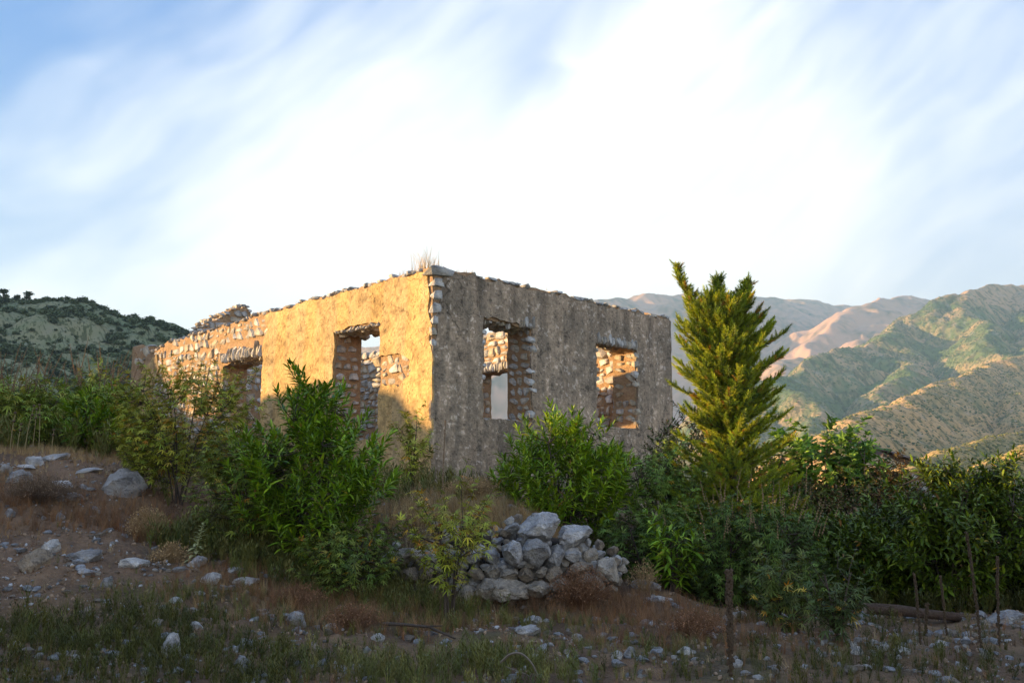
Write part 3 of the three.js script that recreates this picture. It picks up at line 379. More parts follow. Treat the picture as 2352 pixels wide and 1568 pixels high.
// ---------------------------------------------------------------- leaves
function blade(rows, profile, fold, curl, len = 1) {                   // a leaf along +y, upper face +z
  const pos = [], idx = []; rows.forEach((t, i) => { const w = profile(t), z = curl * t * t; pos.push(-w, t * len, z + fold * w, 0, t * len, z, w, t * len, z + fold * w); if (i) { const q = (i - 1) * 3; idx.push(q, q + 1, q + 3, q + 1, q + 4, q + 3, q + 1, q + 2, q + 4, q + 2, q + 5, q + 4); } });
  const g = new THREE.BufferGeometry(); g.setAttribute('position', new THREE.Float32BufferAttribute(pos, 3)); g.setIndex(idx); g.computeVertexNormals(); return g;
}
const lance = (w) => (t) => w * Math.pow(Math.sin(Math.PI * Math.pow(clamp(t, 0.02, 0.985), 0.85)), 0.9);
const LEAF = {
  lance: blade([0, 0.25, 0.5, 0.78, 1], lance(0.115), 0.55, -0.16),
  narrow: blade([0, 0.3, 0.65, 1], lance(0.075), 0.5, -0.2),
  broad: blade([0, 0.2, 0.45, 0.75, 1], lance(0.24), 0.4, -0.2),
};
{ const parts = []; for (const [a, L] of [[-1.25, 0.55], [-0.62, 0.85], [0, 1], [0.62, 0.85], [1.25, 0.55]]) { const g = LEAF.narrow.clone(); g.scale(L * 1.1, L, L); g.rotateX(-0.15); g.rotateZ(-a); parts.push(g); } LEAF.palmate = mergeGeometries(parts); }
{ const lobes = [[-2.2, 0.55], [-1.15, 0.85], [0, 1], [1.15, 0.85], [2.2, 0.55]], pos = [0, 0, 0.0], idx = [], N = 40; for (let i = 0; i <= N; i++) { const a = lerp(-2.75, 2.75, i / N); let r = 0.42; for (const [c, l] of lobes) r = Math.max(r, l * Math.exp(-(((a - c) / 0.36) ** 2)) + 0.02); pos.push(Math.sin(a) * r * 0.62, 0.28 + Math.cos(a) * r * 0.72, -0.14 * r * r + 0.08 * Math.abs(Math.sin(a * 2))); if (i) idx.push(0, i + 1, i); } const g = new THREE.BufferGeometry(); g.setAttribute('position', new THREE.Float32BufferAttribute(pos, 3)); g.setIndex(idx); g.computeVertexNormals(); LEAF.fig = g; }
const _x = V(), _y = V(), _z = V();
function leafMatrix(p, dir, L, roll, wide = 1) {                         // upper face turned towards the sky
  _y.copy(dir).normalize(); _z.set(0, 1, 0).addScaledVector(_y, -_y.y); if (_z.lengthSq() < 0.003) _z.set(1, 0, 0); _z.normalize(); _x.crossVectors(_y, _z);
  const c = Math.cos(roll), s = Math.sin(roll), zx = _z.x * c + _x.x * s, zy = _z.y * c + _x.y * s, zz = _z.z * c + _x.z * s; _z.set(zx, zy, zz); _x.crossVectors(_y, _z);
  return new THREE.Matrix4().makeBasis(_x.clone().multiplyScalar(L * wide), _y.clone().multiplyScalar(L), _z.clone().multiplyScalar(L)).setPosition(p);
}
const jig = (c, r, k = 0.35) => { const f = 1 - k / 2 + k * r(), h = (r() - 0.5) * 0.25; return rgb(c[0] * f * (1 + h), c[1] * f, c[2] * f * (1 - h)); };
const mats = new Map();
function leafMat(c, base) { const key = c.getHexString() + base.uuid; if (!mats.has(key)) { const m = base.clone(); m.color.copy(c); mats.set(key, m); } return mats.get(key); }
// a shrub: stems from the foot, twigs into the crown, leaves round the twigs
function shrub(o) {
  const r = rng(o.seed), root = thing(o.name || 'shrub', o.label, o.category || 'shrub', o.at, o.group), H = o.h, rx = o.rx, rz = o.rz || o.rx, low = o.low ?? 0.12, lean = o.lean || [0, 0];
  const stems = [], nodes = [];
  for (let k = 0; k < (o.stems || 7); k++) {
    const a = k / (o.stems || 7) * 6.283 + r() * 0.8, q = (o.spread ?? 0.62) * (0.5 + 0.5 * r()), y = H * (0.62 + 0.26 * r());
    const c = curve(V((r() - 0.5) * 0.12, -0.15, (r() - 0.5) * 0.12), V(Math.cos(a) * rx * q * 0.25, y * 0.5, Math.sin(a) * rz * q * 0.25), V(Math.cos(a) * rx * q + lean[0], y, Math.sin(a) * rz * q + lean[1]), 8);
    stems.push(tube(c, (o.stemR || 0.022) * (0.7 + 0.5 * r()), 0.006)); c.slice(1).forEach((p) => nodes.push(p));
  }
  const list = [], spikes = [], gapSeed = r() * 90;
  for (let k = 0; k < o.twigs; k++) {
    let d, tip, tries = 0;
    do { d = V(r() * 2 - 1, r() * 2 - 1, r() * 2 - 1); tries++; const q = d.length(); if (q > 1 || q < 0.05) { tip = null; continue; } d.multiplyScalar(Math.pow(q, -1) * Math.pow(lerp(o.core ?? 0.12, 1, r()), 0.42)); const yy = 0.5 + 0.5 * d.y, w = o.profile ? o.profile(yy) : 1;
      const bulge = 1 + 0.24 * n3(d.x * 1.6 + gapSeed, d.y * 1.6, d.z * 1.6);
      tip = V(d.x * rx * w * bulge + lean[0] * yy, H * lerp(low, 1, yy) * (d.y > 0 ? lerp(1, bulge, 0.6) : 1), d.z * rz * w * bulge + lean[1] * yy); } while ((!tip || (o.gaps && n3(tip.x * 1.5 + gapSeed, tip.y * 1.5, tip.z * 1.5) < o.gaps)) && tries < 60);
    if (!tip) continue;
    let best = nodes[0], bd = 1e9; for (const n of nodes) { const q = n.distanceToSquared(tip) + (n.y > tip.y - 0.1 ? 1.2 * (n.y - tip.y + 0.1) ** 2 + 0.05 : 0); if (q < bd) { bd = q; best = n; } }
    const out = V(tip.x - lean[0], 0, tip.z - lean[1]).normalize(), up = o.up ?? 0.9, droop = o.droop || 0;
    const mid = best.clone().lerp(tip, 0.5); mid.y -= 0.10 * best.distanceTo(tip) * (droop ? -1 : 1);
    const cv = curve(best, mid, tip, 6); stems.push(tube(cv, (o.twigR || 0.008), 0.0025, 3));
    const T = V(out.x * 0.55 + (r() - 0.5) * 0.5, up - droop, out.z * 0.55 + (r() - 0.5) * 0.5).normalize(), L = (o.twigLen || 0.4) * (0.6 + 0.7 * r());
    const e = tip.clone().addScaledVector(T, L * 0.55), s0 = tip.clone().addScaledVector(T, -L * 0.45); stems.push(tube([tip, e], 0.004, 0.0015, 3));
    const n = o.leaves, ph0 = r() * 6.28, A = V().crossVectors(T, V(0.3, 0.2, 0.9)).normalize(), B = V().crossVectors(T, A), yellow = r() < (o.yellowTwig || 0);
    const twigTone = 0.75 + 0.5 * r();
    for (let i = 0; i < n; i++) {
      const t = (i + 0.5) / n, ph = ph0 + i * 2.4, al = lerp(o.open?.[0] ?? 1.25, o.open?.[1] ?? 0.4, t) + (r() - 0.5) * 0.35;
      const dir = T.clone().multiplyScalar(Math.cos(al)).addScaledVector(A, Math.sin(al) * Math.cos(ph)).addScaledVector(B, Math.sin(al) * Math.sin(ph)); dir.y -= (o.hang || 0.12) * r();
      const p = s0.clone().addScaledVector(T, L * t), len = o.leafLen * (0.5 + 0.8 * r()) * lerp(1, 0.75, t);
      let c = o.colors[Math.floor(r() * o.colors.length)]; if (o.yellow && (yellow || r() < o.yellow)) c = o.yellows[Math.floor(r() * o.yellows.length)];
      const col = jig(c, r, 0.5).multiplyScalar(twigTone); list.push({ m: leafMatrix(p, dir, len, (r() - 0.5) * 1.1, o.wide || 1), c: col, z: len * (p.z + 2 + 0.4 * p.y), p });
    }
    if (o.spike && tip.y > H * (o.spikeFrom ?? 0.72) && r() < o.spike) spikes.push([e, V(T.x * 0.5 + (r() - 0.5) * 0.3, 1, T.z * 0.5 + (r() - 0.5) * 0.3).normalize(), (o.spikeLen || 0.22) * (0.6 + 0.8 * r())]);
  }
  mesh('stem', mergeGeometries(stems), o.stemMat || M.wood, root);
  const geo = LEAF[o.leaf], base = o.mat || M.leafGloss;
  if (o.singles) { list.sort((a, b) => b.z - a.z); for (const e of list.splice(0, o.singles)) { const q = e.c; q.r = Math.round(q.r * 60) / 60; q.g = Math.round(q.g * 40) / 40; q.b = Math.round(q.b * 60) / 60; const m = mesh('leaf', geo, leafMat(q, base), root); m.matrixAutoUpdate = true; e.m.decompose(m.position, m.quaternion, m.scale); } }
  copies('leaves', geo, base, list, root);
  for (const [p, dir, L] of spikes) { const bits = [tube([p, p.clone().addScaledVector(dir, L)], 0.004, 0.0015, 4)]; for (let t = 0.1; t < 1; t += 0.045 / L * 0.8) { const g = new THREE.IcosahedronGeometry(lerp(0.014, 0.006, t), 0); g.deleteAttribute('uv'); g.deleteAttribute('normal'); const gg = mergeVertices(g); gg.computeVertexNormals(); const q = p.clone().addScaledVector(dir, L * t); gg.translate(q.x + (r() - 0.5) * 0.012, q.y, q.z + (r() - 0.5) * 0.012); bits.push(gg); } mesh('flower_spike', mergeGeometries(bits), o.spikeMat || M.bloom, root); }
  return root;
}
const foot = (x, d, sink = 0.03) => V(x, landY(x, -d) - sink, -d);
const footPx = (px, d, sink) => foot(P(px, 1111, d).x, d, sink);
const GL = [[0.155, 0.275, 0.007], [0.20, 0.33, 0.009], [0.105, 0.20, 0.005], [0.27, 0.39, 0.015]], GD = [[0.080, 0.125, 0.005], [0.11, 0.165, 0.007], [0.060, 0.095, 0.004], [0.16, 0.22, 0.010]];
const GV = [[0.30, 0.33, 0.022], [0.36, 0.38, 0.028], [0.22, 0.26, 0.018], [0.42, 0.40, 0.04]], YE = [[0.50, 0.30, 0.02], [0.55, 0.24, 0.02], [0.40, 0.30, 0.04]];
const oleander = { leaf: 'lance', leafLen: 0.155, leaves: 26, twigLen: 0.42, mat: M.leafGloss, colors: GL, stems: 9, open: [1.25, 0.35], yellow: 0.012, yellows: [[0.45, 0.34, 0.03], [0.30, 0.16, 0.05]] };
const chaste = { leaf: 'palmate', leafLen: 0.12, leaves: 12, twigLen: 0.42, mat: M.leafMatt, colors: GV, yellows: YE, stems: 6, open: [1.3, 0.7], hang: 0.5, up: 0.7, stemR: 0.016, wide: 1 };

shrub({ ...oleander, seed: 101, name: 'oleander_bush', label: 'large glossy green oleander bush in front of the ochre wall and its doorway', category: 'bush', at: footPx(725, 11.6), h: 2.18, rx: 0.93, rz: 0.95, low: 0.06, twigs: 330, singles: 150, profile: (y) => (y < 0.45 ? 1.05 : lerp(1.05, 0.52, sstep(0.45, 1, y))), lean: [-0.05, 0], gaps: -0.55 });
shrub({ ...oleander, seed: 102, name: 'oleander_bush', label: 'rounded bright green oleander bush in front of the grey wall, behind the round boulder', category: 'bush', at: footPx(1290, 13.9, 0.3), h: 2.02, rx: 1.0, rz: 0.8, low: 0.05, twigs: 330, singles: 110, colors: [[0.20, 0.33, 0.008], [0.27, 0.40, 0.012], [0.145, 0.26, 0.007], [0.34, 0.46, 0.02]], lean: [0.05, 0], profile: (y) => (y < 0.5 ? 1 : lerp(1, 0.5, sstep(0.5, 1, y))), gaps: -0.5 });
shrub({ ...chaste, seed: 103, name: 'chaste_tree_shrub', label: 'feathery pale green shrub covering the foot of the grey wall at its far corner', at: footPx(1510, 14.2, 0.1), h: 2.1, rx: 0.85, rz: 0.7, twigs: 250, low: 0.05, leafLen: 0.10, yellow: 0.03, leaves: 14, colors: [[0.179, 0.282, 0.036], [0.233, 0.339, 0.047], [0.137, 0.226, 0.031]] });
shrub({ ...chaste, seed: 104, name: 'chaste_tree_shrub', label: 'sparse olive green shrub with yellowing leaves before the rubble end of the ochre wall', at: footPx(415, 13.6), h: 2.15, rx: 1.12, rz: 0.7, twigs: 270, low: 0.10, yellow: 0.05, yellowTwig: 0.03, spike: 0.2, stems: 7, spread: 0.8, spikeMat: M.bloom });
shrub({ ...chaste, seed: 105, name: 'chaste_tree_shrub', label: 'low tangled yellow green shrub between the pale mullein and the large oleander', at: footPx(585, 11.8), h: 1.5, rx: 0.85, rz: 0.6, twigs: 200, low: 0.05, yellow: 0.06, leafLen: 0.11, colors: [[0.179, 0.235, 0.023], [0.233, 0.264, 0.031], [0.127, 0.179, 0.021]] });
shrub({ ...chaste, seed: 106, name: 'chaste_tree_shrub', label: 'thin stemmed shrub with orange and yellow leaves standing before the rubble retaining wall', at: footPx(1035, 10.5), h: 1.55, rx: 0.52, rz: 0.4, twigs: 52, low: 0.30, yellow: 0.10, yellowTwig: 0.05, stems: 4, stemR: 0.018, spread: 0.35 });
shrub({ ...chaste, seed: 107, name: 'chaste_tree_shrub', label: 'dense low olive shrub spilling over at the foot of the large oleander', at: footPx(805, 10.9), h: 0.8, rx: 0.62, rz: 0.45, twigs: 110, low: 0.02, yellow: 0.05, leafLen: 0.11, colors: [[0.149, 0.208, 0.021], [0.095, 0.151, 0.019], [0.201, 0.246, 0.031]] });
shrub({ ...chaste, seed: 108, name: 'sapling', label: 'slender leafy sapling against the corner of the ruined house', category: 'sapling', at: footPx(945, 14.6), h: 1.25, rx: 0.26, twigs: 26, low: 0.2, stems: 3, leaves: 10, yellow: 0.04, leafLen: 0.15, spread: 0.4 });
const weeds = { ...chaste, colors: [[0.24, 0.32, 0.03], [0.30, 0.36, 0.04], [0.17, 0.25, 0.024], [0.36, 0.35, 0.06]], spike: 0.55, spikeLen: 0.50, spikeFrom: 0.70, group: 'tall weedy shrubs with brown flower spikes at the terrace edge', yellow: 0.015, leafLen: 0.17, leaves: 10, wide: 0.85, gaps: -0.3 };
[[-30, 16.2, 1.35, 'leaning out at the outer end of the row'], [60, 16.6, 1.45, 'second from the outer end of the row'], [150, 17.2, 1.5, 'midway along the row, darkest at its foot'], [232, 17.0, 1.65, 'tallest of the row, next to the sparse yellowing shrub'], [5, 18.3, 1.65, 'standing behind the outer end of the row'], [195, 18.6, 1.85, 'standing behind, nearest to the rubble wall end'], [300, 18.2, 1.3, 'crouching right before the shaded end of the ochre wall']].forEach(([px, d, h, where], i) =>
  shrub({ ...weeds, seed: 120 + i, name: 'tall_weed_shrub', label: `tall weed shrub with brown spikes, ${where}`, at: footPx(px, d, 0.15), h, rx: 0.8, rz: 0.7, twigs: 150, low: 0.03, profile: (y) => (y < 0.5 ? 1.05 : lerp(1.05, 0.75, y * 2 - 1)) }));
shrub({ ...oleander, seed: 131, name: 'oleander_bush', label: 'young oleander among the tall weeds above the path', category: 'bush', at: footPx(205, 15.8, 0.1), h: 1.15, rx: 0.5, twigs: 60, low: 0.1, leafLen: 0.17 });
// the dark hedge on the right, its tips in the last sun
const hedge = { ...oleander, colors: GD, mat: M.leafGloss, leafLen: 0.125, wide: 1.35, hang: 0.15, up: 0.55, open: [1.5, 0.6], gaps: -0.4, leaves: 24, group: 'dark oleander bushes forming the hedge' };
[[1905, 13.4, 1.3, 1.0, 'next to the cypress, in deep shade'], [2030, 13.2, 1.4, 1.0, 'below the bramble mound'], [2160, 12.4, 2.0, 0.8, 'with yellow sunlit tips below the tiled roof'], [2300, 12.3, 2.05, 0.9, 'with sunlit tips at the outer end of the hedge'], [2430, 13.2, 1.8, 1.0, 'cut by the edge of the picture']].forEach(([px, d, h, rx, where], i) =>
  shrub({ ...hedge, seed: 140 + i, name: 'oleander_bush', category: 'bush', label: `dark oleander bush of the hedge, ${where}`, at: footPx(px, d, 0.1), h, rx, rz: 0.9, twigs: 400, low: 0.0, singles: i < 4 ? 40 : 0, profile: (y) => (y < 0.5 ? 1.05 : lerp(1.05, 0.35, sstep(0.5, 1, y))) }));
shrub({ ...chaste, seed: 151, name: 'chaste_tree_shrub', label: 'dark shrub with tan seed spikes in front of the cypress', at: footPx(1660, 12.6), h: 1.35, rx: 0.75, rz: 0.55, twigs: 190, low: 0.03, spike: 0.35, spikeFrom: 0.6, spikeLen: 0.26, spikeMat: new THREE.MeshStandardMaterial({ color: rgb(0.30, 0.20, 0.10), roughness: 1 }), colors: [[0.095, 0.160, 0.019], [0.127, 0.189, 0.025], [0.063, 0.113, 0.014]] });
shrub({ ...chaste, seed: 152, name: 'chaste_tree_shrub', label: 'dark shrub with tan seed spikes before the hedge beside the cypress', at: footPx(1775, 12.3), h: 1.4, rx: 0.7, rz: 0.5, twigs: 170, low: 0.03, spike: 0.55, spikeFrom: 0.6, spikeLen: 0.28, spikeMat: new THREE.MeshStandardMaterial({ color: rgb(0.30, 0.20, 0.10), roughness: 1 }), colors: [[0.095, 0.160, 0.019], [0.127, 0.189, 0.025], [0.063, 0.113, 0.014]] });
shrub({ ...oleander, seed: 153, name: 'oleander_bush', category: 'bush', label: 'small oleander with drooping leaves above the rubble slope, right of the retaining wall', at: footPx(1545, 12.4), h: 0.95, rx: 0.36, twigs: 26, leaves: 18, low: 0.2, hang: 0.9, leafLen: 0.18 });
shrub({ ...chaste, seed: 154, name: 'chaste_tree_shrub', label: 'low dark green shrub on the rubble slope between retaining wall and cypress', at: footPx(1480, 12.9), h: 1.0, rx: 0.6, rz: 0.5, twigs: 130, low: 0.03, colors: [[0.095, 0.160, 0.019], [0.127, 0.189, 0.025], [0.063, 0.113, 0.014]] });
shrub({ ...chaste, seed: 155, name: 'sapling', category: 'sapling', label: 'young shrub with a few orange leaves at the foot of the dark hedge', at: footPx(1790, 10.2), h: 0.8, rx: 0.34, twigs: 50, low: 0.05, yellow: 0.05, stems: 3, colors: [[0.105, 0.142, 0.019], [0.149, 0.170, 0.025], [0.074, 0.104, 0.014]] });
shrub({ ...chaste, seed: 156, name: 'sapling', category: 'sapling', label: 'thin dark seedling on the stony ground nearest the hedge', at: footPx(1905, 9.0), h: 0.75, rx: 0.3, twigs: 26, low: 0.1, stems: 3, yellow: 0.03, colors: [[0.084, 0.113, 0.019], [0.063, 0.094, 0.014]] });
// brambles, fig and bushes behind the cypress
const bramble = { leaf: 'broad', leafLen: 0.075, leaves: 18, twigLen: 0.3, mat: M.leafMatt, stems: 12, open: [1.4, 0.6], up: 0.5, colors: [[0.116, 0.160, 0.021], [0.159, 0.189, 0.027], [0.084, 0.113, 0.019], [0.233, 0.142, 0.047], [0.296, 0.170, 0.062]] };
[[1985, 15.4, 1.95, 1.0, 'at the foot of the fig tree'], [2085, 15.8, 1.3, 0.8, 'reaching towards the tiled roof'], [1860, 14.9, 1.6, 0.8, 'pressed against the cypress'], [1770, 16.2, 2.0, 1.0, 'filling the gap behind the cypress']].forEach(([px, d, h, rx, where], i) =>
  shrub({ ...bramble, seed: 160 + i, name: 'bramble_bush', category: 'bush', label: `brownish green bramble mound ${where}`, group: 'bramble mounds behind the hedge', at: footPx(px, d, 0.1), h, rx, rz: 0.9, twigs: 420, low: 0.05, core: 0.4 }));
shrub({ ...bramble, seed: 165, name: 'thicket', category: 'bush', label: 'dark thicket in the gap between the grey wall and the cypress', at: footPx(1580, 17.2, 0.1), h: 2.5, rx: 0.75, rz: 0.7, twigs: 330, low: 0.05, core: 0.4, colors: [[0.074, 0.113, 0.016], [0.105, 0.151, 0.021], [0.149, 0.104, 0.036]] });
shrub({ ...bramble, seed: 166, name: 'autumn_bush', category: 'bush', label: 'orange sunlit bush beside the tiled roof', at: footPx(2052, 15.4, 0.1), h: 2.05, rx: 0.35, rz: 0.45, twigs: 150, low: 0.3, core: 0.3, mat: M.leafThin, colors: [[0.374, 0.154, 0.023], [0.440, 0.220, 0.034], [0.264, 0.132, 0.034], [0.154, 0.132, 0.034]] });
shrub({ leaf: 'fig', leafLen: 0.19, leaves: 9, twigLen: 0.34, mat: M.leafThin, stems: 9, open: [1.3, 0.7], up: 0.9, colors: [[0.159, 0.293, 0.023], [0.211, 0.358, 0.031], [0.116, 0.226, 0.021]], yellows: [[0.30, 0.28, 0.03]], yellow: 0.04, seed: 170, name: 'fig_tree', category: 'tree', label: 'fig tree with large lobed leaves in the sun right of the cypress', at: footPx(1890, 15.7, 0.1), h: 2.6, rx: 0.95, rz: 0.45, twigs: 120, low: 0.45, singles: 150, stemMat: M.woodPale, stemR: 0.03, lean: [0.1, 0], hang: 0.4 });
shrub({ leaf: 'fig', leafLen: 0.18, leaves: 8, twigLen: 0.3, mat: M.leafThin, stems: 4, open: [1.3, 0.7], colors: [[0.095, 0.208, 0.021], [0.137, 0.264, 0.025]], seed: 171, name: 'fig_tree', category: 'tree', label: 'darker young fig reaching out towards the far mountains', at: footPx(1985, 15.6, 0.1), h: 2.35, rx: 0.45, twigs: 34, low: 0.5, singles: 60, stemMat: M.woodPale, stemR: 0.025 });

// ---------------------------------------------------------------- the cypress with two leaning tips
{
  const r = rng(900), D = 14.3, base = footPx(1690, D, 0.05), tree = thing('cypress_tree', 'bushy green cypress with two ragged tips, sunlit on one side, beside the grey wall', 'tree', base);
  const at = (px, py) => P(px, py, D).sub(base), trunk = [V(0, -0.1, 0), at(1680, 1000), at(1668, 850), at(1656, 760), at(1652, 715), at(1648, 640)], second = [at(1662, 810), at(1692, 735), at(1708, 690), at(1721, 642)], third = [at(1655, 800), at(1614, 735), at(1582, 680), at(1563, 645), at(1553, 606)];
  const smooth = (pts, n) => new THREE.CatmullRomCurve3(pts).getPoints(n), main = smooth(trunk, 40), side = smooth(second, 16), left = smooth(third, 20);
  mesh('trunk', mergeGeometries([tube(main, 0.085, 0.008, 7), tube(side, 0.03, 0.006, 6), tube(left, 0.028, 0.003, 6)]), M.wood, tree);
  // a feathery spray: a stalk with scale covered twiglets all round
  const sprays = [1, 2, 3].map((s) => { const q = rng(s * 17), bits = []; for (let i = 0; i < 26; i++) { const t = i / 26, g = blade([0, 0.35, 0.7, 1], (u) => 0.062 * (1 - u * u * 0.8), 0.7, 0.1); const L = lerp(0.42, 0.20, t) * (0.7 + 0.5 * q()); g.scale(L * 1.5, L, L * 1.5); g.rotateZ(0); g.rotateX(0.75 - 0.25 * t + 0.3 * (q() - 0.5)); g.rotateY(i * 2.4 + q()); g.translate(0, t * 0.86, 0); bits.push(g); } bits.push(blade([0, 0.5, 1], () => 0.03, 0.5, 0)); return mergeGeometries(bits); });
  const PR = [[635, 8], [665, 34], [700, 66], [745, 84], [800, 108], [860, 106], [930, 100], [1000, 112], [1060, 132], [1130, 165], [1190, 160], [1260, 130]], rad = (py) => pl(PR, py) * D / FOCAL;
  const lists = [[], [], []], boughs = [], add = (p, dir, L, c) => { const m = leafMatrix(p, dir, L, r() * 6.28); lists[Math.floor(r() * 3)].push({ m, c }); };
  const tone = () => { const k = r(); return k < 0.035 ? jig([0.50, 0.26, 0.02], r) : k < 0.45 ? jig([0.44, 0.48, 0.008], r, 0.4) : k < 0.84 ? jig([0.30, 0.36, 0.008], r, 0.4) : jig([0.11, 0.17, 0.008], r, 0.4); };
  const bough = (p0, az, len, rise, thick) => {
    const e = V(Math.cos(az) * Math.cos(rise) * len, Math.sin(rise) * len, Math.sin(az) * Math.cos(rise) * len).add(p0), mid = p0.clone().lerp(e, 0.55); mid.y -= 0.10 * len; const c = curve(p0, mid, e, 10); boughs.push(tube(c, thick, 0.003, 4));
    const n = Math.max(3, Math.round(len * 74)); for (let i = 0; i < n; i++) { const t = lerp(0.04, 1, Math.pow((i + r()) / n, 0.8)), k = Math.min(9, Math.floor(t * 10)), p = c[k].clone().lerp(c[k + 1], t * 10 - k), T = c[k + 1].clone().sub(c[k]).normalize(); T.x += (r() - 0.5) * 1.9; T.y += 0.30 + (r() - 0.5) * 1.1; T.z += (r() - 0.5) * 1.9; add(p, T.normalize(), lerp(0.17, 0.10, t) * (0.5 + 0.9 * r()), tone()); }
    for (let i = 0; i < 3; i++) { const T = e.clone().sub(mid).normalize(); T.y += 0.2; T.x += (r() - 0.5) * 0.4; T.z += (r() - 0.5) * 0.4; add(e, T.normalize(), (len < 0.08 ? 0.07 : len < 0.2 ? 0.11 : 0.19) * (0.7 + 0.6 * r()), tone()); }
  };
  const pyOf = (y) => { let lo = 560, hi = 1300; for (let i = 0; i < 20; i++) { const m = (lo + hi) / 2; if (P(1650, m, D).y - base.y > y) lo = m; else hi = m; } return lo; };
  for (let k = 0; k < 430; k++) { const t = Math.pow(k / 430, 1.12), q = t * 34, i = Math.floor(q), p0 = main[i].clone().lerp(main[i + 1], q - i); if (p0.y < 0.05) continue; const az = k * 2.399 + r() * 0.6, ragg = 0.45 + 0.80 * r() ** 1.3, rise = lerp(0.28, 0.75, t) + (r() - 0.5) * 0.3, R = rad(Math.max(642, pyOf(p0.y + 0.16 + 0.34 * t))); bough(p0, az, Math.max(0.12, R * ragg / Math.cos(rise) * 0.95), rise, 0.010); }
  for (let k = 0; k < 60; k++) { const t = lerp(0.55, 1, k / 60), q = t * 39.9, i = Math.floor(q); bough(main[i], k * 2.4, 0.04 + 0.26 * (1 - t) ** 1.2 + 0.05 * r(), 0.9, 0.003); }
  for (let k = 0; k < 70; k++) { const t = k / 70, i = Math.floor(t * 15.9); bough(side[i], k * 2.4, lerp(0.32, 0.03, t) * (0.6 + 0.7 * r()), 0.85, 0.004); }
  for (let k = 0; k < 80; k++) { const t = k / 80, i = Math.floor(t * 19.9); bough(left[i], k * 2.4, (t < 0.6 ? lerp(0.24, 0.05, t / 0.6) : 0.025) * (0.6 + 0.7 * r()), 0.8, 0.003); }
  for (const [px, py] of [[1800, 765], [1795, 812], [1783, 868], [1745, 735], [1765, 960], [1570, 760], [1568, 855], [1572, 950], [1820, 1075], [1560, 1035], [1738, 790], [1585, 705], [1610, 690], [1580, 800]]) { const e = at(px, py), i = main.reduce((b, p, j) => (Math.abs(p.y - (e.y - 0.45)) < Math.abs(main[b].y - (e.y - 0.45)) ? j : b), 0), p0 = main[i], d = e.clone().sub(p0); const len = d.length(); bough(p0, Math.atan2(d.z + (r() - 0.5) * 0.5, d.x), len, Math.asin(clamp(d.y / len, -1, 1)), 0.012); }
  mesh('branch', mergeGeometries(boughs), M.wood, tree);
  lists.forEach((l, i) => copies('foliage', sprays[i], M.leafThin, l, tree));
  // a small seedling of the same kind at the wall's foot
  const sb = footPx(1537, 14.9, 0.1), sap = thing('cypress_sapling', 'small dark cypress seedling standing against the far edge of the grey wall', 'sapling', sb), top = P(1537, 1012, 14.9).sub(sb), line = [V(0, -0.05, 0), top.clone().multiplyScalar(0.5), top]; mesh('trunk', tube(line, 0.015, 0.004), M.wood, sap);
  const sl = []; for (let i = 0; i < 90; i++) { const t = lerp(0.25, 1, i / 90), p = top.clone().multiplyScalar(t), a = i * 2.4; sl.push({ m: leafMatrix(p, V(Math.cos(a) * 0.7, 0.9, Math.sin(a) * 0.7), lerp(0.30, 0.16, t), r() * 6), c: jig([0.05, 0.085, 0.014], r) }); } copies('foliage', sprays[0], M.leafThin, sl, sap);
}

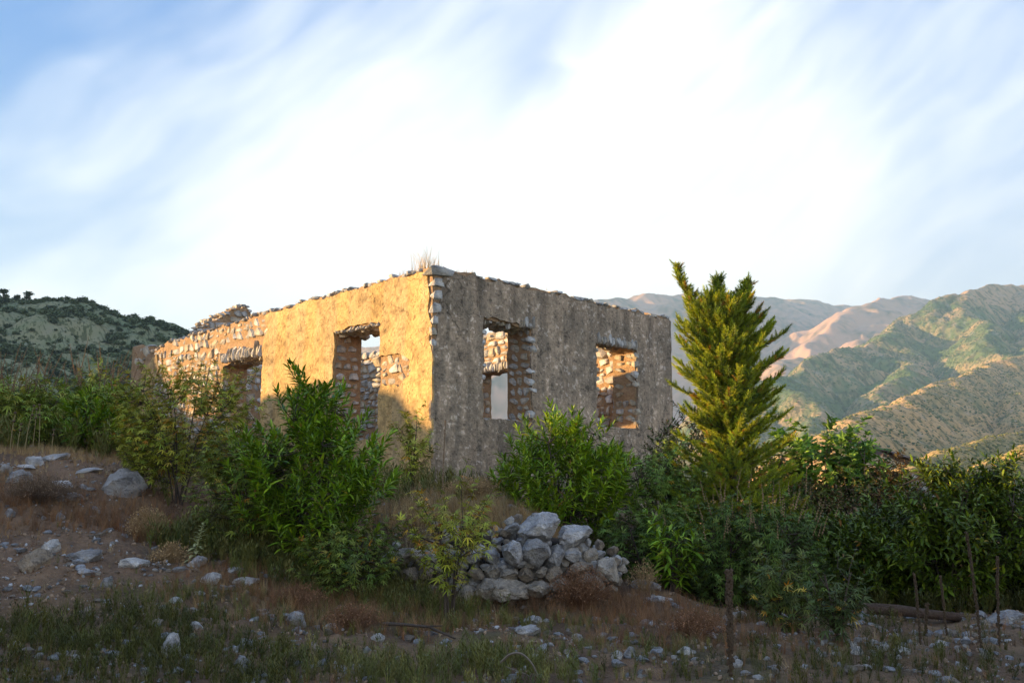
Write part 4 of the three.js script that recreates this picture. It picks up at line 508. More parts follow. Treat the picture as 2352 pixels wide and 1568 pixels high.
// ---------------------------------------------------------------- the rubble retaining wall before the ruin
const rk = rng(41);
const zc = (zx, zy) => [658.6 + zx * 0.3702, 987.8 + zy * 0.3702], zl = (zx, zy) => [zx * 0.4, 940.8 + zy * 0.4], zr = (zx, zy) => [1411.2 + zx * 0.4, 1034.9 + zy * 0.4];
function setRock(o, p, w, h, d, sink, turn, tilt) { o.position.set(p.x, p.y + h * (0.5 - sink), p.z); o.rotation.set((rk() - 0.5) * tilt, turn, (rk() - 0.5) * tilt); o.scale.set(w, h, d); }
{
  const wall = thing('rubble_retaining_wall', 'crumbling dry stone retaining wall of grey boulders below the ruined house', 'retaining wall', foot(0.1, 11.9));
  const base = wall.position, seen = [], list = [];
  // [x, y, width, height in the enlarged print, depth offset]
  for (const [zx, zy, w, h, dd] of [[1565, 605, 235, 165, 0.15], [1782, 662, 200, 135, 0.2], [1550, 762, 165, 155, 0], [1655, 792, 115, 150, 0.1], [1400, 612, 105, 60, 0.45], [1478, 640, 90, 70, 0.35], [1400, 762, 115, 135, -0.05], [1262, 782, 105, 75, 0.05], [1150, 772, 125, 90, 0], [1012, 780, 135, 80, 0.05], [900, 782, 85, 70, 0], [815, 782, 105, 72, 0], [728, 782, 115, 90, 0.02], [640, 800, 100, 80, 0], [1012, 668, 105, 52, 0.6], [1762, 772, 115, 72, 0.1], [1882, 782, 95, 92, 0.15], [1945, 770, 65, 50, 0.25], [1985, 872, 130, 145, -0.05], [1822, 862, 135, 85, 0], [1652, 902, 105, 110, 0], [1380, 892, 100, 62, -0.05], [1390, 1000, 190, 130, -0.1], [1230, 990, 145, 130, -0.08], [1332, 962, 80, 80, -0.02], [1170, 892, 92, 62, 0], [1120, 1020, 112, 100, -0.05], [1002, 1022, 82, 82, -0.05], [960, 930, 70, 56, 0], [1552, 985, 155, 95, -0.05], [1280, 880, 90, 90, 0.02], [1480, 900, 90, 80, 0.03], [1070, 900, 90, 70, 0.02], [860, 890, 100, 90, 0], [760, 900, 100, 90, 0], [900, 1000, 90, 90, 0], [800, 1000, 110, 90, 0], [1700, 970, 130, 90, -0.05], [1860, 950, 120, 90, -0.1], [1080, 840, 80, 50, 0.03], [1330, 850, 70, 55, 0.04], [1720, 720, 60, 60, 0.15], [1465, 700, 90, 60, 0.25], [1310, 690, 70, 40, 0.45], [1450, 820, 70, 60, 0.05], [940, 860, 70, 50, 0.02], [1230, 850, 60, 40, 0.03], [1580, 880, 70, 60, 0.02], [1930, 950, 90, 80, -0.12]]) {
    const [px, py] = zc(zx, zy), d = 11.35 + dd * 0.8 + 0.25 * sstep(1500, 2000, zx), p = P(px, py, d), s = 0.3702 * d / 2165; seen.push(p);
    const m = mesh('stone', BOULDER[Math.floor(rk() * BOULDER.length)], ROCK[zy > 860 ? 3 + Math.floor(rk() * 2) : [0, 1, 0, 4, 1][Math.floor(rk() * 5)]], wall), W = w * s * 1.14, Hh = h * s * 1.16; m.position.set(p.x - base.x, p.y - base.y, p.z - base.z - W * 0.12); m.rotation.set((rk() - 0.5) * 0.5, (rk() - 0.5) * 1.2, (rk() - 0.5) * 0.35); m.scale.set(W, Hh, Math.max(W, Hh) * (0.8 + 0.3 * rk()));
  }
  // rubble and earth packed behind the face
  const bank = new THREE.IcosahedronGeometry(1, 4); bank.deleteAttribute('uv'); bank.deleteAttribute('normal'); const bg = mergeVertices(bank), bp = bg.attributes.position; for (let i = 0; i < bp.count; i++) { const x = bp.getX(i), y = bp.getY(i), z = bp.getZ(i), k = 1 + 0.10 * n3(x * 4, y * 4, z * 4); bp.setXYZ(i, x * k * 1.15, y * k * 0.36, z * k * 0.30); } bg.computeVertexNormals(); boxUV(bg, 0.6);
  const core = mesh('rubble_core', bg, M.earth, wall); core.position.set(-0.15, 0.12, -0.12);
  for (let i = 0; i < 320; i++) { const q = seen[Math.floor(rk() * seen.length)], s = 0.06 + 0.10 * rk(); list.push({ m: new THREE.Matrix4().compose(V(q.x - base.x + (rk() - 0.5) * 0.5, q.y - base.y + (rk() - 0.6) * 0.35, q.z - base.z - 0.10 - 0.15 * rk()), new THREE.Quaternion().setFromEuler(new THREE.Euler(rk() * 6, rk() * 6, rk() * 6)), V(s * 1.4, s, s)), c: ROCK[Math.floor(rk() * 5)].color }); }
  const small = ROCK[0].clone(); small.color.setRGB(1, 1, 1); M.rockAny = small; copies('chinking_stone', LUMP[2], small, list, wall);
}
// ---------------------------------------------------------------- loose rocks, each where it lies
function rock(map, zx, zy, w, h, label, o = {}) {
  const [px, py] = map(zx, zy + h * 0.42), p = hit(px, py), d = -p.z, s = (map === zc ? 0.3702 : 0.4) * d / 2165, W = w * s, Hh = Math.max(h * s * (o.flat ? 0.8 : 1.05), 0.03);
  const set = o.flat ? SLAB : (w > 100 ? BOULDER : LUMP), m = mesh(o.name || 'rock', set[Math.floor(rk() * set.length)], ROCK[o.t ?? Math.floor(rk() * 3)]);
  setRock(m, p.add(V(0, 0, -W * 0.25)), W * 1.05, Hh * 1.25, W * (0.6 + 0.35 * rk()), 0.33, (rk() - 0.5) * 1.0, o.tilt ?? 0.35); return tag(m, label, o.cat || 'rock', o.group);
}
rock(zl, 690, 430, 270, 190, 'large grey boulder beside the path under the sparse yellowing shrub', { t: 1 });
rock(zl, 272, 792, 112, 80, 'angular bone white stone leaning on the brown lump', { t: 2, tilt: 0.6 });
rock(zl, 168, 870, 180, 150, 'rounded brown speckled rock lying on the bare path below the white angular stone', { t: 3 });
rock(zl, 250, 842, 80, 62, 'small reddish brown stone wedged between white stone and brown rock', { t: 4 });
rock(zl, 470, 845, 175, 90, 'dark blue grey flat slab half sunk in the path', { t: 1, flat: 1 });
rock(zl, 752, 890, 165, 80, 'long pale blue white rock with a sprig of weed before it', { t: 2, flat: 1 });
rock(zl, 482, 932, 150, 50, 'low grey stone just below the dark sunken slab', { t: 0, flat: 1 });
rock(zl, 1112, 878, 120, 68, 'grey rock at the foot of the pale woolly mullein', { t: 0 });
rock(zl, 1192, 980, 122, 72, 'pitted cream coloured rock downhill of the mullein', { t: 2 });
rock(zl, 1340, 925, 112, 52, 'flat grey rock at the lower edge of the yellow green shrub', { t: 0, flat: 1 });
rock(zl, 1400, 988, 150, 62, 'broken pale slab in the gravel before the big oleander', { t: 2, flat: 1 });
rock(zl, 1140, 1055, 62, 26, 'thin white shard in front of the pitted cream rock', { t: 2, flat: 1 });
rock(zl, 1095, 1152, 70, 30, 'flat bluish white stone at the edge of the dark grass', { t: 2, flat: 1 });
rock(zl, 1124, 1245, 72, 52, 'pale lopsided stone below the flat bluish one', { t: 2 });
rock(zl, 968, 1372, 105, 145, 'upright blue grey boulder half hidden in dark grass near the lower edge', { t: 0 });
rock(zl, 1692, 1205, 115, 82, 'dark blue rock with a white chipped face amid dry red grass', { t: 1 });
rock(zl, 1390, 1470, 115, 90, 'weathered boulder buried in the grass at the bottom of the slope', { t: 1 });
rock(zl, 410, 502, 112, 62, 'grey block forming the lower step of the path', { t: 0 });
rock(zl, 322, 500, 70, 60, 'grey stump of stone beside the lower step block', { t: 1 });
rock(zl, 352, 422, 132, 56, 'pale tapering stone forming the upper step of the path', { t: 2, flat: 1 });
rock(zl, 192, 290, 112, 92, 'slanting bluish slab on top of the bank', { t: 0, flat: 1, tilt: 0.8 });
rock(zl, 290, 270, 165, 62, 'long slanting ledge of rock running down the terrace lip', { t: 0, flat: 1, tilt: 0.5 });
rock(zl, 490, 345, 155, 42, 'narrow rock ledge across the top of the path', { t: 0, flat: 1 });
rock(zl, 92, 395, 145, 95, 'grey boulder embedded in the bank above the dry brown brush', { t: 1 });
rock(zl, 20, 342, 66, 62, 'squarish grey stone in the bank, cut by the edge of the photo', { t: 0 });
rock(zl, 140, 322, 92, 28, 'thin pale slab lying on the bank above the embedded boulder', { t: 2, flat: 1 });
rock(zl, 10, 185, 60, 36, 'bluish stone on the crest of the bank, cut by the edge of the photo', { t: 0 });
rock(zc, 1090, 370, 64, 46, 'pointed white stone on the dry grass mound beside the house corner', { t: 2 });
rock(zc, 1165, 405, 84, 42, 'low white stone on the mound, next to the pointed one', { t: 2 });
rock(zc, 1380, 478, 104, 38, 'flat grey stone on the mound near the second oleander', { t: 1, flat: 1 });
rock(zc, 1462, 502, 100, 42, 'grey stone between the mound and the round boulder', { t: 1 });
rock(zc, 1530, 1180, 125, 52, 'blue grey rock in dry grass below the boulder wall', { t: 0 });
rock(zc, 1492, 1250, 150, 62, 'long pitted blue grey rock below the boulder wall, nearer the viewer', { t: 0 });
rock(zc, 1800, 1290, 72, 48, 'pale pyramid shaped stone in the red grass', { t: 2 });
rock(zc, 1912, 1180, 74, 42, 'cream rough stone at the foot of the rubble slope', { t: 2 });
rock(zc, 1522, 1435, 84, 42, 'white rough stone beside the arching dead twig', { t: 2 });
rock(zr, 190, 765, 175, 74, 'broad grey rock step on the crest of the rubble slope', { t: 0, flat: 1 });
rock(zr, 280, 856, 135, 42, 'flat white rock under the broad rock step', { t: 2, flat: 1 });
rock(zr, 700, 950, 135, 54, 'pale rock behind the tall dead stalk', { t: 2, flat: 1 });
rock(zr, 350, 1016, 75, 40, 'leaning blue white flake on the rubble slope', { t: 2, flat: 1, tilt: 0.7 });
rock(zr, 560, 1060, 95, 42, 'pale tilted slab left of the tall dead stalk', { t: 2, flat: 1, tilt: 0.6 });
rock(zr, 410, 1156, 94, 44, 'wide white stone on open ground before the tall dead stalk', { t: 2 });
rock(zr, 1400, 1150, 64, 42, 'bright oval stone on the stony ground before the hedge', { t: 2 });
rock(zr, 1548, 1138, 66, 44, 'pale stone with a ridged top before the hedge', { t: 2 });
rock(zr, 1665, 1138, 84, 34, 'long pale stone between the thin dead stalks', { t: 2, flat: 1 });
rock(zr, 1890, 1116, 84, 44, 'blue grey stone beside the thin dead stalks', { t: 0 });
rock(zr, 1455, 1250, 76, 34, 'low white flake on the stony ground nearest the viewer', { t: 2, flat: 1 });
rock(zr, 930, 1282, 54, 44, 'upright grey stone at the lower edge right of the tall dead stalk', { t: 0 });
rock(zr, 712, 1232, 62, 42, 'white stone touching the base of the tall dead stalk', { t: 2 });
rock(zr, 2270, 965, 190, 84, 'large dark rock in the shade under the hedge', { t: 1 });
rock(zr, 90, 1166, 72, 60, 'dark pointed stone among white chips in the middle of the foreground', { t: 1 });
const MARKS = [[64 + 44, 1255, 'white angular stone'], [68, 1289, 'brown speckled rock'], [188, 1279, 'dark sunken slab'], [301, 1297, 'long pale rock'], [445, 1292, 'rock under the mullein'], [477, 1333, 'pitted cream rock'], [456, 1363, 'thin white shard'], [438, 1402, 'flat bluish stone'], [449, 1439, 'lopsided pale stone'], [387, 1490, 'upright grass boulder'], [678, 1423, 'white chipped dark rock'], [556, 1529, 'buried weathered boulder'], [164, 1142, 'lower step block'], [140, 1110, 'upper step stone'], [276, 1113, 'large path boulder'], [37, 1099, 'embedded bank boulder'],
  [1225, 1425, 'blue grey rock'], [1211, 1450, 'pitted blue rock'], [1325, 1465, 'pyramid shaped stone'], [1366, 1424, 'cream rough stone'], [1222, 1519, 'rough stone by the twig'], [1238, 1212, 'round wall boulder'], [1062, 1125, 'pointed mound stone'], [1176, 1270, 'central wall stones'], [1487, 1341, 'broad rock step'], [1523, 1377, 'flat white rock'], [1691, 1415, 'rock behind the thick stalk'], [1551, 1441, 'leaning white flake'], [1635, 1459, 'tilted pale slab'], [1575, 1497, 'wide white stone'], [1971, 1495, 'bright oval stone'], [2030, 1490, 'ridge topped stone'], [2077, 1490, 'long pale stone'], [2167, 1481, 'blue grey stone by the stalks'], [1993, 1535, 'low white flake'], [1783, 1548, 'upright grey stone'], [1696, 1528, 'stone touching the thick stalk'], [1447, 1501, 'dark pointed stone'], [2110, 1432, 'log'], [2319, 1421, 'large dark rock']];
const said = new Set();
function few(map, group, kind, list) {
  for (const [x, y, w, h] of list) {
    const [px, py] = map(x, y), form = h / w < 0.42 ? 'flat' : h / w > 0.8 ? 'upright' : 'lumpy', size = w > 62 ? 'fist sized' : w > 34 ? 'small' : 'tiny';
    const near = MARKS.map(([mx, my, n]) => [Math.hypot(mx - px, (my - py) * 2.2), mx, my, n]).sort((a, b) => a[0] - b[0]); let label;
    pick: for (const q of [0, 1, 2]) for (const how of ['', 'farther ']) { const dx = px - near[q][1], dy = py - near[q][2], side = Math.abs(dx) > Math.abs(dy) * 2.2 ? (dx < 0 ? 'left of' : 'right of') : (dy < 0 ? 'behind' : 'in front of'); label = `${size} ${form} ${kind} ${how}${side} the ${near[q][3]}`; if (!said.has(label)) break pick; }
    said.add(label); rock(map, x, y, w, h, label, { group });
  }
}
few(zl, 'small white stones strewn below the path', 'pale stone', [[1000, 1100, 72, 36], [1150, 1120, 52, 22], [1000, 1155, 52, 20], [1105, 1318, 42, 32], [1275, 1300, 42, 26], [1030, 930, 92, 32], [600, 1000, 72, 50], [280, 1018, 26, 20], [505, 1030, 26, 16], [1030, 988, 32, 22], [890, 930, 40, 22], [630, 968, 24, 16], [1340, 1020, 70, 26]]);
few(zl, 'pale stones hidden in the dark grass at the lower edge', 'pale stone in dark grass', [[215, 1430, 52, 34], [1060, 1440, 74, 60], [330, 1410, 40, 36], [380, 1400, 36, 30], [430, 1450, 46, 40], [770, 1320, 50, 40], [540, 1440, 40, 40]]);
few(zl, 'small stones on the path and its bank', 'path stone', [[470, 440, 52, 28], [330, 612, 62, 52], [50, 595, 62, 52], [560, 598, 36, 22], [490, 466, 90, 18], [240, 630, 40, 24], [350, 225, 60, 20], [160, 215, 50, 20], [205, 690, 24, 14], [640, 770, 30, 16], [540, 745, 22, 14]]);
few(zc, 'white chips on the slope above the boulder wall', 'white chip', [[1330, 628, 34, 40], [1195, 648, 32, 18], [1220, 700, 34, 26], [1460, 690, 28, 16], [1005, 556, 26, 14], [880, 382, 36, 20], [1035, 425, 60, 26], [690, 655, 50, 22], [780, 660, 40, 16]]);
few(zc, 'white stones around the dry grass below the boulder wall', 'white stone', [[1925, 1036, 34, 32], [2050, 1420, 74, 52], [2130, 1390, 64, 48], [1465, 1110, 34, 22], [1610, 1190, 40, 18], [560, 1290, 84, 50], [495, 1366, 52, 40], [850, 1405, 74, 22], [430, 1490, 92, 40], [1200, 1240, 44, 18], [1750, 1245, 32, 16], [2160, 1130, 24, 20], [2220, 1190, 50, 24], [2140, 1030, 34, 18], [2200, 1415, 50, 22], [2160, 1320, 44, 20], [2020, 1340, 30, 26], [2190, 1525, 30, 22], [2230, 930, 60, 30], [1290, 1405, 30, 20], [1640, 1330, 40, 18]]);
few(zr, 'white stones scattered on the rubble slope', 'white slope stone', [[390, 970, 74, 32], [180, 985, 52, 26], [115, 928, 26, 18], [90, 832, 32, 18], [375, 900, 36, 16], [480, 890, 22, 16], [445, 1010, 20, 14], [530, 930, 50, 16], [600, 945, 54, 18], [370, 930, 44, 16]]);
few(zr, 'pale stones on the ground beside the tall dead stalk', 'pale stone', [[240, 1150, 64, 36], [20, 1195, 44, 42], [770, 1285, 74, 36], [830, 1310, 62, 26], [905, 1306, 40, 26], [270, 1195, 34, 20], [345, 1195, 44, 18], [460, 1208, 40, 16], [510, 1222, 24, 14], [150, 1195, 40, 16], [120, 1100, 30, 16], [90, 1110, 30, 14], [880, 1212, 36, 12], [150, 1295, 36, 20], [700, 1190, 30, 16], [460, 1158, 30, 16]]);
{ const list = []; for (let i = 0; i < 46; i++) list.push([1170 + 980 * rk(), 1020 + 190 * rk() ** 0.8, 22 + 44 * rk() ** 2, 14 + 20 * rk()]); few(zr, 'pale stones littering the ground before the hedge', 'shaded pale stone', list); }

// ---------------------------------------------------------------- dead stalks, log, twigs and single plants
function stalk(at, h, r0, label, lean = 0.03, group, bead = 0.018, mat = M.stalk) {
  const t = thing('dead_stalk', label, 'dead plant', at, group), top = V(lean * h, h, (rk() - 0.5) * 0.06), line = curve(V(0, -0.1, 0), V(lean * h * 0.2, h * 0.5, 0), top, 8); mesh('stem', tube(line, r0, r0 * 0.45, 6), mat, t);
  const bits = []; for (let i = 0; i < h * 420; i++) { const q = lerp(0.12, 1, Math.pow(rk(), 0.7)) * 7.99, k = Math.floor(q), p = line[k].clone().lerp(line[k + 1], q - k), a = rk() * 6.3, g = CHIP[i % 12].clone(), s = bead * (0.35 + 0.75 * rk()); g.scale(s, s * 1.7, s); g.rotateZ((rk() - 0.5) * 1.2); g.translate(p.x + Math.cos(a) * (r0 * 0.8 + s * 0.3), p.y, p.z + Math.sin(a) * (r0 * 0.8 + s * 0.3)); bits.push(g); } mesh('seed_head', mergeGeometries(bits), mat, t); return t;
}
stalk(footPx(1664, 7.6), 0.82, 0.016, 'thick dark dead mullein stalk standing alone in the right foreground', 0.01, null, 0.024);
stalk(foot(P(1016, 1111, 14.2).x, 14.2), 1.2, 0.006, 'thin dry mullein stalk before the corner of the grey wall', 0.03, null, 0.009, new THREE.MeshStandardMaterial({ color: rgb(0.30, 0.20, 0.12), roughness: 1 }));
stalk(footPx(2092, 9.4), 0.72, 0.008, 'thin dead stalk behind the log end, nearest the thick stalk', -0.02, null, 0.012); stalk(footPx(2152, 9.6), 0.62, 0.008, 'short brown dead stalk right of the log', -0.06, null, 0.012); stalk(footPx(2228, 8.6), 1.05, 0.008, 'tall dark dead stalk before the hedge, bent at its top', -0.06, null, 0.012); stalk(footPx(2268, 8.8), 0.85, 0.008, 'dark dead stalk just beyond the tallest one', 0.04, null, 0.012); stalk(footPx(2105, 9.8), 0.35, 0.009, 'short broken dead stalk beside the thin one', 0.08);
[[15, 14.9, 0.85, 0.05, 'nearest the edge of the photo'], [50, 15.0, 0.95, 0.10, 'leaning towards the house'], [82, 15.1, 1.0, -0.04, 'tallest, leaning away from the house'], [68, 15.2, 0.9, 0.02, 'upright, beside the tallest'], [112, 15.1, 0.5, 0.02, 'shortest, nearest the house'], [32, 15.1, 0.6, 0.06, 'short, next to the edgemost']].forEach(([px, d, h, lean, where]) => { const at = footPx(px, d), t = thing('dry_flower_stem', `straw coloured dry flower stem on the terrace lip, ${where}`, 'dead plant', at, 'dry flower stems on the terrace lip'); const top = V(lean * h, h * 0.8, 0); mesh('stem', tube(curve(V(0, -0.05, 0), V(0, h * 0.4, 0), top, 5), 0.007, 0.004, 4), new THREE.MeshStandardMaterial({ color: rgb(0.36, 0.28, 0.14), roughness: 1 }), t); for (const k of [1, 0.8]) { const g = mesh('seed_head', LUMP[1], M.stalk, t); g.position.copy(top).multiplyScalar(k); g.scale.set(0.05, 0.04, 0.05); } });
{ const at = hit(2110, 1432), t = thing('log', 'weathered log lying on the stony ground before the hedge', 'log', at); const g = tube([V(-0.55, 0.13, -0.1), V(-0.2, 0.11, -0.03), V(0.15, 0.08, 0.03), V(0.5, 0.05, 0.1)], 0.07, 0.05, 9), p = g.attributes.position; for (let i = 0; i < p.count; i++) { const k = 1 + 0.10 * n3(p.getX(i) * 9, p.getY(i) * 22, p.getZ(i) * 22); p.setY(i, p.getY(i) * k); } g.computeVertexNormals(); mesh('trunk', boxUV(g, 3), new THREE.MeshStandardMaterial({ color: rgb(0.17, 0.115, 0.08), map: mortarTex, bumpMap: soilBump, bumpScale: 0.03, roughness: 1 }), t); const e = mesh('cut_end', new THREE.CircleGeometry(0.068, 14), new THREE.MeshStandardMaterial({ color: rgb(0.30, 0.24, 0.17), roughness: 1 }), t); e.position.set(-0.552, 0.13, -0.1); e.rotation.y = -1.35; }
{ const a = hit(880, 1446), b = hit(1045, 1474), t = thing('fallen_branch', 'dark fallen branch on the slope below the thin stemmed shrub', 'branch', a), e = b.clone().sub(a); mesh('stem', tube([V(0, 0.04, 0), e.clone().multiplyScalar(0.3).add(V(0, 0.07, 0)), e.clone().multiplyScalar(0.65).add(V(0, 0.09, 0)), e.clone().add(V(0, 0.03, 0))], 0.018, 0.010, 6), M.wood, t); mesh('twig', tube([e.clone().multiplyScalar(0.6).add(V(0, 0.09, 0)), e.clone().multiplyScalar(0.85).add(V(0, 0.14, 0.1))], 0.008, 0.003, 4), M.wood, t); }
{ const a = hit(1150, 1562), t = thing('dead_twig', 'arching grey dead twig near the lower edge', 'twig', a), k = 7.2 / 2165; mesh('stem', tube(new THREE.CatmullRomCurve3([V(0, 0.12, -0.05), V(22 * k, 0.19, 0), V(46 * k, 0.20, 0.02), V(72 * k, 0.13, 0.05), V(92 * k, -0.02, 0.08)]).getPoints(14), 0.010, 0.006, 6), M.woodPale, t); mesh('twig', tube([V(10 * k, 0.10, 0), V(60 * k, 0.05, 0.05), V(80 * k, 0.0, 0.1)], 0.006, 0.003, 5), M.woodPale, t); }
{ const at = hit(446, 1292), t = thing('mullein_plant', 'pale woolly grey green mullein plant among the rocks below the path', 'plant', at), r = rng(61), pm = new THREE.MeshStandardMaterial({ color: rgb(0.42, 0.43, 0.20), roughness: 1 }); const line = curve(V(0, -0.03, 0), V(0.01, 0.22, 0), V(0.09, 0.46, 0), 8); mesh('stem', tube(line, 0.012, 0.006, 5), pm, t); for (let i = 0; i < 44; i++) { const q = lerp(0.1, 1, i / 44) * 7.99, k = Math.floor(q), p = line[k].clone().lerp(line[k + 1], q - k), a = i * 2.4, m = mesh('leaf', LEAF.broad, pm, t); leafMatrix(p, V(Math.cos(a), 0.55 - 0.6 * (i < 20), Math.sin(a)), lerp(0.14, 0.06, i / 44) * (0.8 + 0.4 * r()), 0).decompose(m.position, m.quaternion, m.scale); } }
// dry brush: bare branching twigs
function brush(label, at, h, rx, n, mat, seed, group) { const r = rng(seed), t = thing('dry_bush', label, 'dry bush', at, group), bits = []; for (let i = 0; i < n; i++) { const a = r() * 6.283, q = Math.sqrt(r()), e = V(Math.cos(a) * rx * q, h * (0.45 + 0.55 * r()) * (1 - 0.45 * q * q), Math.sin(a) * rx * q), m = V(e.x * 0.35, e.y * 0.55, e.z * 0.35); bits.push(tube(curve(V(e.x * 0.1, -0.03, e.z * 0.1), m, e, 4), 0.0035, 0.0018, 3)); for (let k = 0; k < 4; k++) { const s = m.clone().lerp(e, r()); bits.push(tube([s, s.clone().add(V((r() - 0.5) * 0.16, 0.10 * r(), (r() - 0.5) * 0.16))], 0.0022, 0.0014, 3)); } } mesh('stem', mergeGeometries(bits), mat, t);
  const tufts = []; for (let i = 0; i < n * 3; i++) { const a = r() * 6.283, q = Math.sqrt(r()), s = 0.006 + 0.008 * r(); tufts.push({ m: new THREE.Matrix4().compose(V(Math.cos(a) * rx * q, h * (0.4 + 0.6 * r()) * (1 - 0.45 * q * q), Math.sin(a) * rx * q), new THREE.Quaternion().setFromEuler(new THREE.Euler(r() * 6, r() * 6, 0)), V(s, s * 1.4, s)), c: mat.color.clone().multiplyScalar(0.8 + 0.9 * r()) }); } copies('seed_heads', CHIP[3], M.tint, tufts, t); }
const russet = new THREE.MeshStandardMaterial({ color: rgb(0.23, 0.115, 0.055), roughness: 1 }), brown = new THREE.MeshStandardMaterial({ color: rgb(0.19, 0.125, 0.075), roughness: 1 }), sandy = new THREE.MeshStandardMaterial({ color: rgb(0.40, 0.26, 0.12), roughness: 1 });
brush('dark reddish dead bush at the foot of the boulder wall', footPx(1330, 11.2), 0.55, 0.40, 240, russet, 1); brush('brown dead brush clinging to the bank under the embedded boulder', footPx(95, 12.6), 0.42, 0.5, 260, brown, 2); brush('sandy dry bush between the path and the yellowing shrub', footPx(345, 12.1), 0.5, 0.28, 190, sandy, 3); brush('low russet brush at the edge of the dark grass below the oleander', footPx(690, 10.3), 0.28, 0.35, 130, russet, 4); brush('small brown brush beside the pale mullein', footPx(402, 11.3), 0.32, 0.25, 120, sandy, 5); brush('russet brush in the middle of the grassy slope', footPx(820, 9.6), 0.28, 0.32, 120, russet, 6); brush('dry straw coloured bush on the mound before the grey wall', footPx(1090, 14.0), 0.36, 0.5, 240, sandy, 7); brush('russet weed beside the tall dead stalk', footPx(1590, 9.4), 0.30, 0.3, 130, russet, 8); brush('fine yellowish skeleton weed on the rubble slope', footPx(1475, 12.0), 0.46, 0.22, 50, sandy, 9); brush('reddish dead sprig above the tan seed spikes beside the hedge', footPx(1788, 12.9), 1.25, 0.15, 30, russet, 10);

// ---------------------------------------------------------------- grass, weeds and gravel
const tuft = (n, spread, lean, seed, w) => { const r = rng(seed), bits = []; for (let i = 0; i < n; i++) { const a = r() * 6.283, g = blade([0, 0.4, 0.75, 1], (t) => w * (1 - t * 0.9), 0.4, (lean * (0.4 + 0.9 * r()))), L = 0.55 + 0.5 * r(); g.scale(1, L, L); g.rotateY(a); const q = spread * Math.sqrt(r()), b = r() * 6.283; g.translate(Math.cos(b) * q, 0, Math.sin(b) * q); bits.push(g); } return mergeGeometries(bits); };
const sprig = (n, seed) => { const r = rng(seed), bits = []; for (let k = 0; k < n; k++) { const a = r() * 6.283, e = V(Math.cos(a) * 0.38 * r(), 0.7 + 0.3 * r(), Math.sin(a) * 0.38 * r()); bits.push(tube([V(0, 0, 0), e.clone().multiplyScalar(0.5).add(V(0, 0.06, 0)), e], 0.012, 0.005, 3)); for (let i = 0; i < 9; i++) { const t = lerp(0.2, 1, i / 8), b = i * 2.4, g = LEAF.narrow.clone(); g.scale(0.24, 0.20, 0.2); g.rotateX(0.8); g.rotateY(b); g.translate(e.x * t, e.y * t, e.z * t); g.deleteAttribute('uv'); bits.push(g); } } return mergeGeometries(bits); };
const TUFT = [tuft(16, 0.12, 0.35, 1, 0.010), tuft(14, 0.16, 0.7, 2, 0.009), tuft(12, 0.10, 0.5, 3, 0.011)], SPRIG = [sprig(4, 1), sprig(5, 2)];
function sow(name, label, geos, spots, seed, mat = M.leafMatt) { // [print x, print y, radius, count, height, colours]
  const r = rng(seed), lists = geos.map(() => []);
  for (const [px, py, rad, n, h, colors] of spots) { const c = Array.isArray(px) ? null : hit(px, py); for (let i = 0; i < n; i++) { let x, d; if (c) { const a = r() * 6.283, q = rad * Math.sqrt(r()) * (0.7 + 0.6 * r()); x = c.x + Math.cos(a) * q * 1.4; d = -c.z + Math.sin(a) * q; } else { x = lerp(px[0], px[1], r()); d = lerp(py[0], py[1], r()); if (fbm2(x * 0.8 + seed, d * 0.8, 3) < rad * (r() - 0.2)) continue; }
    if (d < 5.5) continue; const s = h * (0.5 + 0.9 * r()), k = Math.floor(r() * geos.length); lists[k].push({ m: new THREE.Matrix4().compose(V(x, landY(x, -d) - 0.01, -d), new THREE.Quaternion().setFromEuler(new THREE.Euler((r() - 0.5) * 0.4, r() * 6.3, (r() - 0.5) * 0.4)), V(s, s, s)), c: jig(colors[Math.floor(r() * colors.length)], r, 0.6) }); } }
  lists.forEach((l, i) => { if (l.length) tag(copies(name, geos[i], mat, l), label, name.includes('grass') ? 'grass' : 'weeds', null, 'stuff'); });
}
const STRAW = [[0.42, 0.28, 0.12], [0.34, 0.21, 0.09], [0.50, 0.36, 0.17]], RUST = [[0.26, 0.125, 0.05], [0.20, 0.105, 0.05], [0.32, 0.17, 0.07]], OLIVE = [[0.15, 0.15, 0.025], [0.11, 0.125, 0.02], [0.20, 0.18, 0.04]], DUSK = [[0.075, 0.078, 0.006], [0.10, 0.095, 0.008], [0.058, 0.062, 0.005]];
sow('dry_grass', 'dry straw coloured grass on the mound and along the terrace lip', TUFT, [[1040, 1160, 0.9, 520, 0.20, STRAW], [1180, 1190, 0.7, 420, 0.18, STRAW], [1240, 1210, 0.6, 380, 0.15, STRAW], [1120, 1235, 0.6, 300, 0.15, STRAW], [1000, 1240, 0.6, 240, 0.15, STRAW], [1180, 1255, 0.4, 140, 0.13, RUST], [960, 1180, 0.7, 260, 0.2, STRAW], [60, 1040, 1.0, 420, 0.13, STRAW], [210, 1046, 1.0, 420, 0.13, STRAW], [330, 1060, 0.8, 260, 0.16, STRAW], [150, 1100, 0.9, 160, 0.10, STRAW], [[-8, 8], [6, 14], 0.6, 2600, 0.11, STRAW]], 1);
sow('russet_grass', 'reddish dry grass in patches on the foreground slope', TUFT, [[720, 1400, 1.1, 330, 0.17, RUST], [860, 1420, 1.0, 240, 0.17, RUST], [640, 1370, 0.8, 190, 0.17, RUST], [760, 1400, 1.2, 220, 0.16, STRAW], [740, 1410, 1.2, 220, 0.16, OLIVE], [1340, 1400, 0.8, 420, 0.2, RUST], [1500, 1420, 0.9, 360, 0.16, RUST], [1580, 1470, 0.8, 260, 0.16, RUST], [330, 1220, 0.6, 320, 0.20, RUST], [60, 1160, 0.8, 360, 0.2, RUST], [[-7, 7], [6, 13], 0.6, 2600, 0.13, RUST]], 2);
